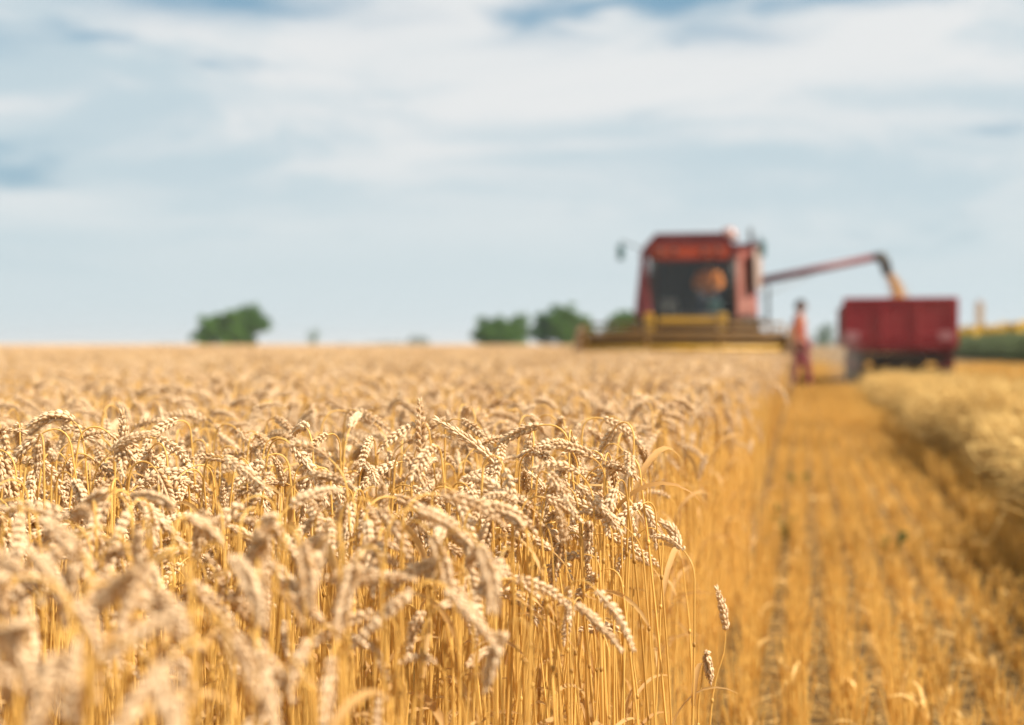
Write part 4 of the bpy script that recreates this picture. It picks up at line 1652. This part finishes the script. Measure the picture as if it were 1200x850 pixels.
# ------------------------------------------------------------------ man in the stubble
pp = at(937, 452, 26.6)
pr = empty('person', (pp.x, pp.y, 0))
tag(pr, 'standing dark haired person in coral top and pinkish red trousers beside the trailer', 'person')
fw = Vector((0.96, -0.28, 0)).normalized(); sd_ = Vector((0, 0, 1)).cross(fw)       # facing the trailer, half towards the lens
S = lambda l_, f_, z_: sd_ * l_ + fw * f_ + Vector((0, 0, z_))
J = dict(pelvis=S(0, 0, 0.98), waist=S(0, 0.01, 1.14), chest=S(0, 0.0, 1.34), neck=S(0, 0.0, 1.50), head=S(0, 0.03, 1.65),
         shoulder_l=S(0.19, 0, 1.43), shoulder_r=S(-0.19, 0, 1.43), elbow_l=S(0.26, -0.02, 1.15), elbow_r=S(-0.27, -0.03, 1.15),
         wrist_l=S(0.25, 0.10, 0.91), wrist_r=S(-0.27, 0.08, 0.90), hip_l=S(0.095, 0, 0.92), hip_r=S(-0.095, 0, 0.92),
         knee_l=S(0.11, 0.12, 0.50), knee_r=S(-0.11, -0.05, 0.50), ankle_l=S(0.12, 0.13, 0.09), ankle_r=S(-0.12, -0.17, 0.09))
person(pr, J, 'coral_top', 'pink_trousers', fw)

# ------------------------------------------------------------------ trees


def tree(name, label, loc, height, lobes, seed, mat='foliage', leaves=5200, leaf=0.22, group=None):
    """lobes: (dx, dy, z, rx, ry, rz) ellipsoids of the crown, in metres"""
    rnd = random.Random(seed)
    r_ = empty(name, loc)
    tag(r_, label, 'tree', group)
    b = MB()
    th = min(l[2] for l in lobes)
    b.tube([(0, 0, 0), (rnd.uniform(-.1, .1), 0, th * 0.5), (rnd.uniform(-.2, .2), rnd.uniform(-.2, .2), th)], [height * 0.035, height * 0.026, height * 0.02], 9)
    for l in lobes:
        for q in range(3):
            e = Vector((l[0] + rnd.uniform(-.5, .5) * l[3], l[1] + rnd.uniform(-.5, .5) * l[4], l[2] + rnd.uniform(-.1, .5) * l[5]))
            b.tube([(0, 0, th * 0.7), Vector((0, 0, th * 0.8)).lerp(e, 0.5) + Vector((0, 0, 0.2)), e], [height * 0.016, height * 0.010, height * 0.004], 6)
    part(b, 'trunk', 'bark', r_)
    b = MB()
    tot = sum(l[3] * l[5] for l in lobes)
    v = []; f = []
    for l in lobes:
        clumps = max(16, int(80 * l[3] * l[5] / tot))
        for c in range(clumps):
            # clumps sit mostly in the outer shell
            while True:
                d = Vector((rnd.gauss(0, 1), rnd.gauss(0, 1), rnd.gauss(0, 1)))
                if d.length > 0.1: break
            d.normalize()
            rad = rnd.uniform(0.10, 1.0) ** 0.55
            cc = Vector((l[0] + d.x * l[3] * rad, l[1] + d.y * l[4] * rad, l[2] + d.z * l[5] * rad))
            if cc.z < 0.3: cc.z = 0.3 + rnd.random() * 0.5
            cr_ = rnd.uniform(0.20, 0.36) * min(l[3], l[5])
            for q in range(int(leaves * (l[3] * l[5] / tot) / clumps)):
                p = cc + Vector((rnd.gauss(0, .5), rnd.gauss(0, .5), rnd.gauss(0, .42))) * cr_
                a = Vector((rnd.gauss(0, 1), rnd.gauss(0, 1), rnd.gauss(0, 1))).normalized()
                e = a.orthogonal().normalized()
                s_ = leaf * rnd.uniform(0.6, 1.3)
                k = len(v)
                v += [(p - a * s_)[:], (p + e * s_ * 0.5)[:], (p + a * s_)[:], (p - e * s_ * 0.5)[:]]
                f.append((k, k + 1, k + 2, k + 3))
    b.add(v, f)
    part(b, 'crown', mat, r_)
    return r_


def tree_at(px, Z, label, seed, wpx, hpx, mat='foliage', lobes=None, name='tree', leaves=5200, group=None, yoff=0):
    """tree of a width and height in picture pixels at a distance"""
    k = Z / FPX
    p = at(px, 403.5, Z)
    W, H = wpx * k, hpx * k + CAM_H
    lobes = lobes or [(-0.18, 0, 0.50, 0.32, 0.3, 0.38), (0.2, 0.05, 0.58, 0.30, 0.3, 0.40), (0.02, -0.1, 0.40, 0.40, 0.35, 0.36), (0.05, 0.1, 0.72, 0.24, 0.24, 0.26)]
    lb = [(l[0] * W, l[1] * W, l[2] * H, l[3] * W, l[4] * W, l[5] * H) for l in lobes]
    return tree(name, label, (p.x, p.y, 0), H, lb, seed, mat, leaves, leaf=max(0.12, 0.042 * W), group=group)


tree_at(254, 210, 'round dark tree on the left of the lone pair on the horizon', 1, 62, 40, leaves=7500)
tree_at(284, 214, 'taller green tree on the right of the lone pair on the horizon', 2, 64, 49, leaves=7500)
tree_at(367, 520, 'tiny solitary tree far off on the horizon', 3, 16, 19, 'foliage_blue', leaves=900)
tree_at(578, 190, 'low wide dark green tree beside the taller clump left of the combine', 4, 56, 34, 'foliage')
tree_at(600, 196, 'low bluish green tree between two others left of the combine', 5, 42, 36, 'foliage')
tree_at(646, 186, 'bluish green tree at the left of the tall clump by the combine', 6, 54, 46, 'foliage_blue')
tree_at(668, 182, 'tall pointed green tree nearest the combine header', 7, 52, 55, 'foliage',
        lobes=[(-0.15, 0, 0.45, 0.34, 0.3, 0.40), (0.20, 0.05, 0.42, 0.30, 0.3, 0.38), (-0.02, 0, 0.72, 0.22, 0.22, 0.28), (0.0, 0.1, 0.35, 0.45, 0.4, 0.34)])
tree_at(730, 170, 'olive green tree half hidden behind the left side of the combine', 8, 52, 42, 'foliage')
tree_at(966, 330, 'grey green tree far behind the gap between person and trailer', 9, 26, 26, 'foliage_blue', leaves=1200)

# far woods along the horizon
rs = random.Random(55)
b = MB()
for (pa_, pb_, hp) in ((395, 425, 3), (428, 478, 5), (478, 506, 11), (180, 210, 3), (896, 930, 8), (944, 985, 11)):
    Z = 1100
    for q in range(int((pb_ - pa_) / 2.2)):
        px = rs.uniform(pa_, pb_)
        p = at(px, 403.5, Z + rs.uniform(-40, 40))
        h_ = hp * rs.uniform(0.55, 1.0) * Z / FPX
        for e in range(26):
            d = Vector((rs.gauss(0, 1), rs.gauss(0, 1), rs.gauss(0, 1))).normalized()
            c = Vector((p.x, p.y, h_ * 0.5)) + Vector((d.x * h_ * 0.5, d.y * h_ * 0.5, d.z * h_ * 0.5)) * rs.uniform(.4, 1)
            a = Vector((rs.gauss(0, 1), rs.gauss(0, 1), rs.gauss(0, 1))).normalized(); o = a.orthogonal()
            s_ = h_ * 0.16
            b.add([(c - a * s_)[:], (c + o * s_)[:], (c + a * s_)[:], (c - o * s_)[:]], [(0, 1, 2, 3)])
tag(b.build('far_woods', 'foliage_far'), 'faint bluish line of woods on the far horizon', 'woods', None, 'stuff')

# ------------------------------------------------------------------ sunflower field at the right


def sunflower(mb, x, y, rnd, h):
    top = Vector((x + rnd.uniform(-.05, .05), y + rnd.uniform(-.05, .05), h))
    mb.tube([(x, y, 0), (x, y, h * 0.6), top], [0.018, 0.014, 0.011], 4, 0, cap=False)
    for k in range(9):
        a = k * 2.4 + rnd.uniform(-.3, .3)
        z = h * (0.25 + 0.68 * k / 9)
        ln = rnd.uniform(0.18, 0.30)
        c = Vector((x, y, z))
        d = Vector((math.cos(a), math.sin(a), 0.25)); s_ = Vector((-math.sin(a), math.cos(a), 0))
        m1 = c + d * ln * 0.55; tip = c + d * ln * 1.05 + Vector((0, 0, -0.12))
        mb.add([c[:], (m1 + s_ * 0.11)[:], tip[:], (m1 - s_ * 0.11)[:]], [(0, 1, 2, 3)], 0, False)
    f = Vector((rnd.uniform(-0.5, 0.8), rnd.uniform(-1.0, 0.0), rnd.uniform(0.35, 1.0))).normalized()
    u = f.orthogonal().normalized(); w_ = f.cross(u)
    c = top + f * 0.03
    ring = []
    n = 14
    pv = []; pf = []
    for k in range(n):
        a0 = 2 * math.pi * k / n
        e = u * math.cos(a0) + w_ * math.sin(a0); g = u * -math.sin(a0) + w_ * math.cos(a0)
        i = len(pv)
        pv += [(c + e * 0.055)[:], (c + e * 0.12 + g * 0.04)[:], (c + e * 0.23 + f * 0.02)[:], (c + e * 0.12 - g * 0.04)[:]]
        pf.append((i, i + 1, i + 2, i + 3))
    mb.add(pv, pf, 1)
    mb.add([(c + (u * math.cos(2 * math.pi * k / 8) + w_ * math.sin(2 * math.pi * k / 8)) * 0.066 + f * 0.008)[:] for k in range(8)], [tuple(range(8))], 2)


def sunflower_patch(seed):
    rnd = random.Random(seed)
    mb = MB()
    for i in range(3):
        for j in range(7):
            sunflower(mb, -0.7 + 0.7 * i + rnd.gauss(0, .04), -0.9 + 0.3 * j + rnd.gauss(0, .05), rnd, rnd.gauss(1.74, 0.08))
    return mb.mesh('sunflower_square_%d' % seed, ['sunflower_leaf', 'petal', 'seed_disc'])


sf_coll = proto_collection('sunflower_protos', [sunflower_patch(950 + i) for i in range(4)])
pts, rots, scl, idx = [], [], [], []
yy = 40.0
while yy < 190:
    xx = 11.0
    while xx < 11.0 + (14 if yy < 110 else 40):
        pts.append((xx, yy, 0)); rots.append((0, 0, rs.choice((0, math.pi)))); s_ = rs.uniform(.95, 1.06); scl.append((s_, s_, s_)); idx.append(rs.randrange(4))
        xx += 2.1
    yy += 2.1
sf = scatter_object('sunflower_field', sf_coll, pts, rots, scl, idx)
tag(sf, 'dense green sunflower crop with yellow heads beyond the trailer at right', 'sunflowers', None, 'stuff')

# ------------------------------------------------------------------ distant farm building with tower
BZ = 520
bp_ = at(1133, 403.5, BZ)
fb = empty('farm_building', (bp_.x, bp_.y, 0), YAW)
tag(fb, 'distant grey-blue shed with a slim tan tower between trailer and sunflowers', 'building')
k = BZ / FPX
b = MB(); b.box((0, 0, 2.6), (9.5, 12, 5.2)); wl = part(b, 'wall', 'grey_wall', fb)
for x_ in (-3, 0, 3):
    b = MB(); b.box((x_, -6.02, 3.2), (1.2, 0.08, 1.3)); part(b, 'window', 'window_glass', wl)
b = MB(); b.prism([(-5.1, 5.2), (5.1, 5.2), (0, 7.6)], 'y', -6.4, 6.4); part(b, 'roof', 'grey_wall', fb)
b = MB(); b.box((2.2, -7.4, 7.8), (2.3, 2.3, 15.6), bev=0.05); b.box((2.2, -7.4, 12.9), (2.5, 2.5, 0.3)); tw = part(b, 'tower', 'tan_plaster', fb)
b = MB(); b.lathe([(1.65, 15.6), (0.0, 17.2)], (2.2, -7.4, 0), 'z', 4, smooth=False, rot=None); part(b, 'tower_roof', 'roof_tile', tw)
for z_ in (6, 10, 14):
    b = MB(); b.box((2.2, -8.56, z_), (0.5, 0.06, 1.0)); part(b, 'window', 'window_glass', tw)

# ------------------------------------------------------------------ air: even haze over the whole plain
m = bpy.data.materials.new('haze')
m.use_nodes = True
t = m.node_tree
t.nodes.clear()
o_ = t.nodes.new('ShaderNodeOutputMaterial')
v_ = t.nodes.new('ShaderNodeVolumePrincipled')
v_.inputs['Color'].default_value = (0.93, 0.96, 1.0, 1)
v_.inputs['Density'].default_value = 0.00028
v_.inputs['Anisotropy'].default_value = 0.2
t.links.new(v_.outputs[0], o_.inputs['Volume'])
MATS['haze'] = m
b = MB()
b.box((0, 2900, 14), (6200, 6400, 30))
hz = b.build('haze', 'haze')
tag(hz, 'pale summer haze over the plain', None, None, 'stuff')

# dust raised round the trailer's near left wheel
m = bpy.data.materials.new('dust')
m.use_nodes = True
t = m.node_tree
t.nodes.clear()
n, l = t.nodes.new, t.links.new
o_ = n('ShaderNodeOutputMaterial'); v_ = n('ShaderNodeVolumePrincipled')
v_.inputs['Color'].default_value = (0.88, 0.78, 0.66, 1)
tc_ = n('ShaderNodeTexCoord'); ln_ = n('ShaderNodeVectorMath'); ln_.operation = 'LENGTH'
l(tc_.outputs['Object'], ln_.inputs[0])
mr_ = n('ShaderNodeMapRange'); mr_.interpolation_type = 'SMOOTHSTEP'
mr_.inputs['From Min'].default_value = 0.25; mr_.inputs['From Max'].default_value = 1.0
mr_.inputs['To Min'].default_value = 0.22; mr_.inputs['To Max'].default_value = 0.0
l(ln_.outputs['Value'], mr_.inputs['Value']); l(mr_.outputs[0], v_.inputs['Density']); l(v_.outputs[0], o_.inputs['Volume'])
MATS['dust'] = m
b = MB()
b.ell((0, 0, 0), (1, 1, 1), 0, 24, 14)
du = b.build('dust', 'dust')
q = at(989, 418, 27.4)
du.location = (q.x, q.y, 0.62)
du.scale = (0.50, 1.4, 0.70)
tag(du, 'grey dust hanging beside the left wheel of the trailer', None, None, 'stuff')
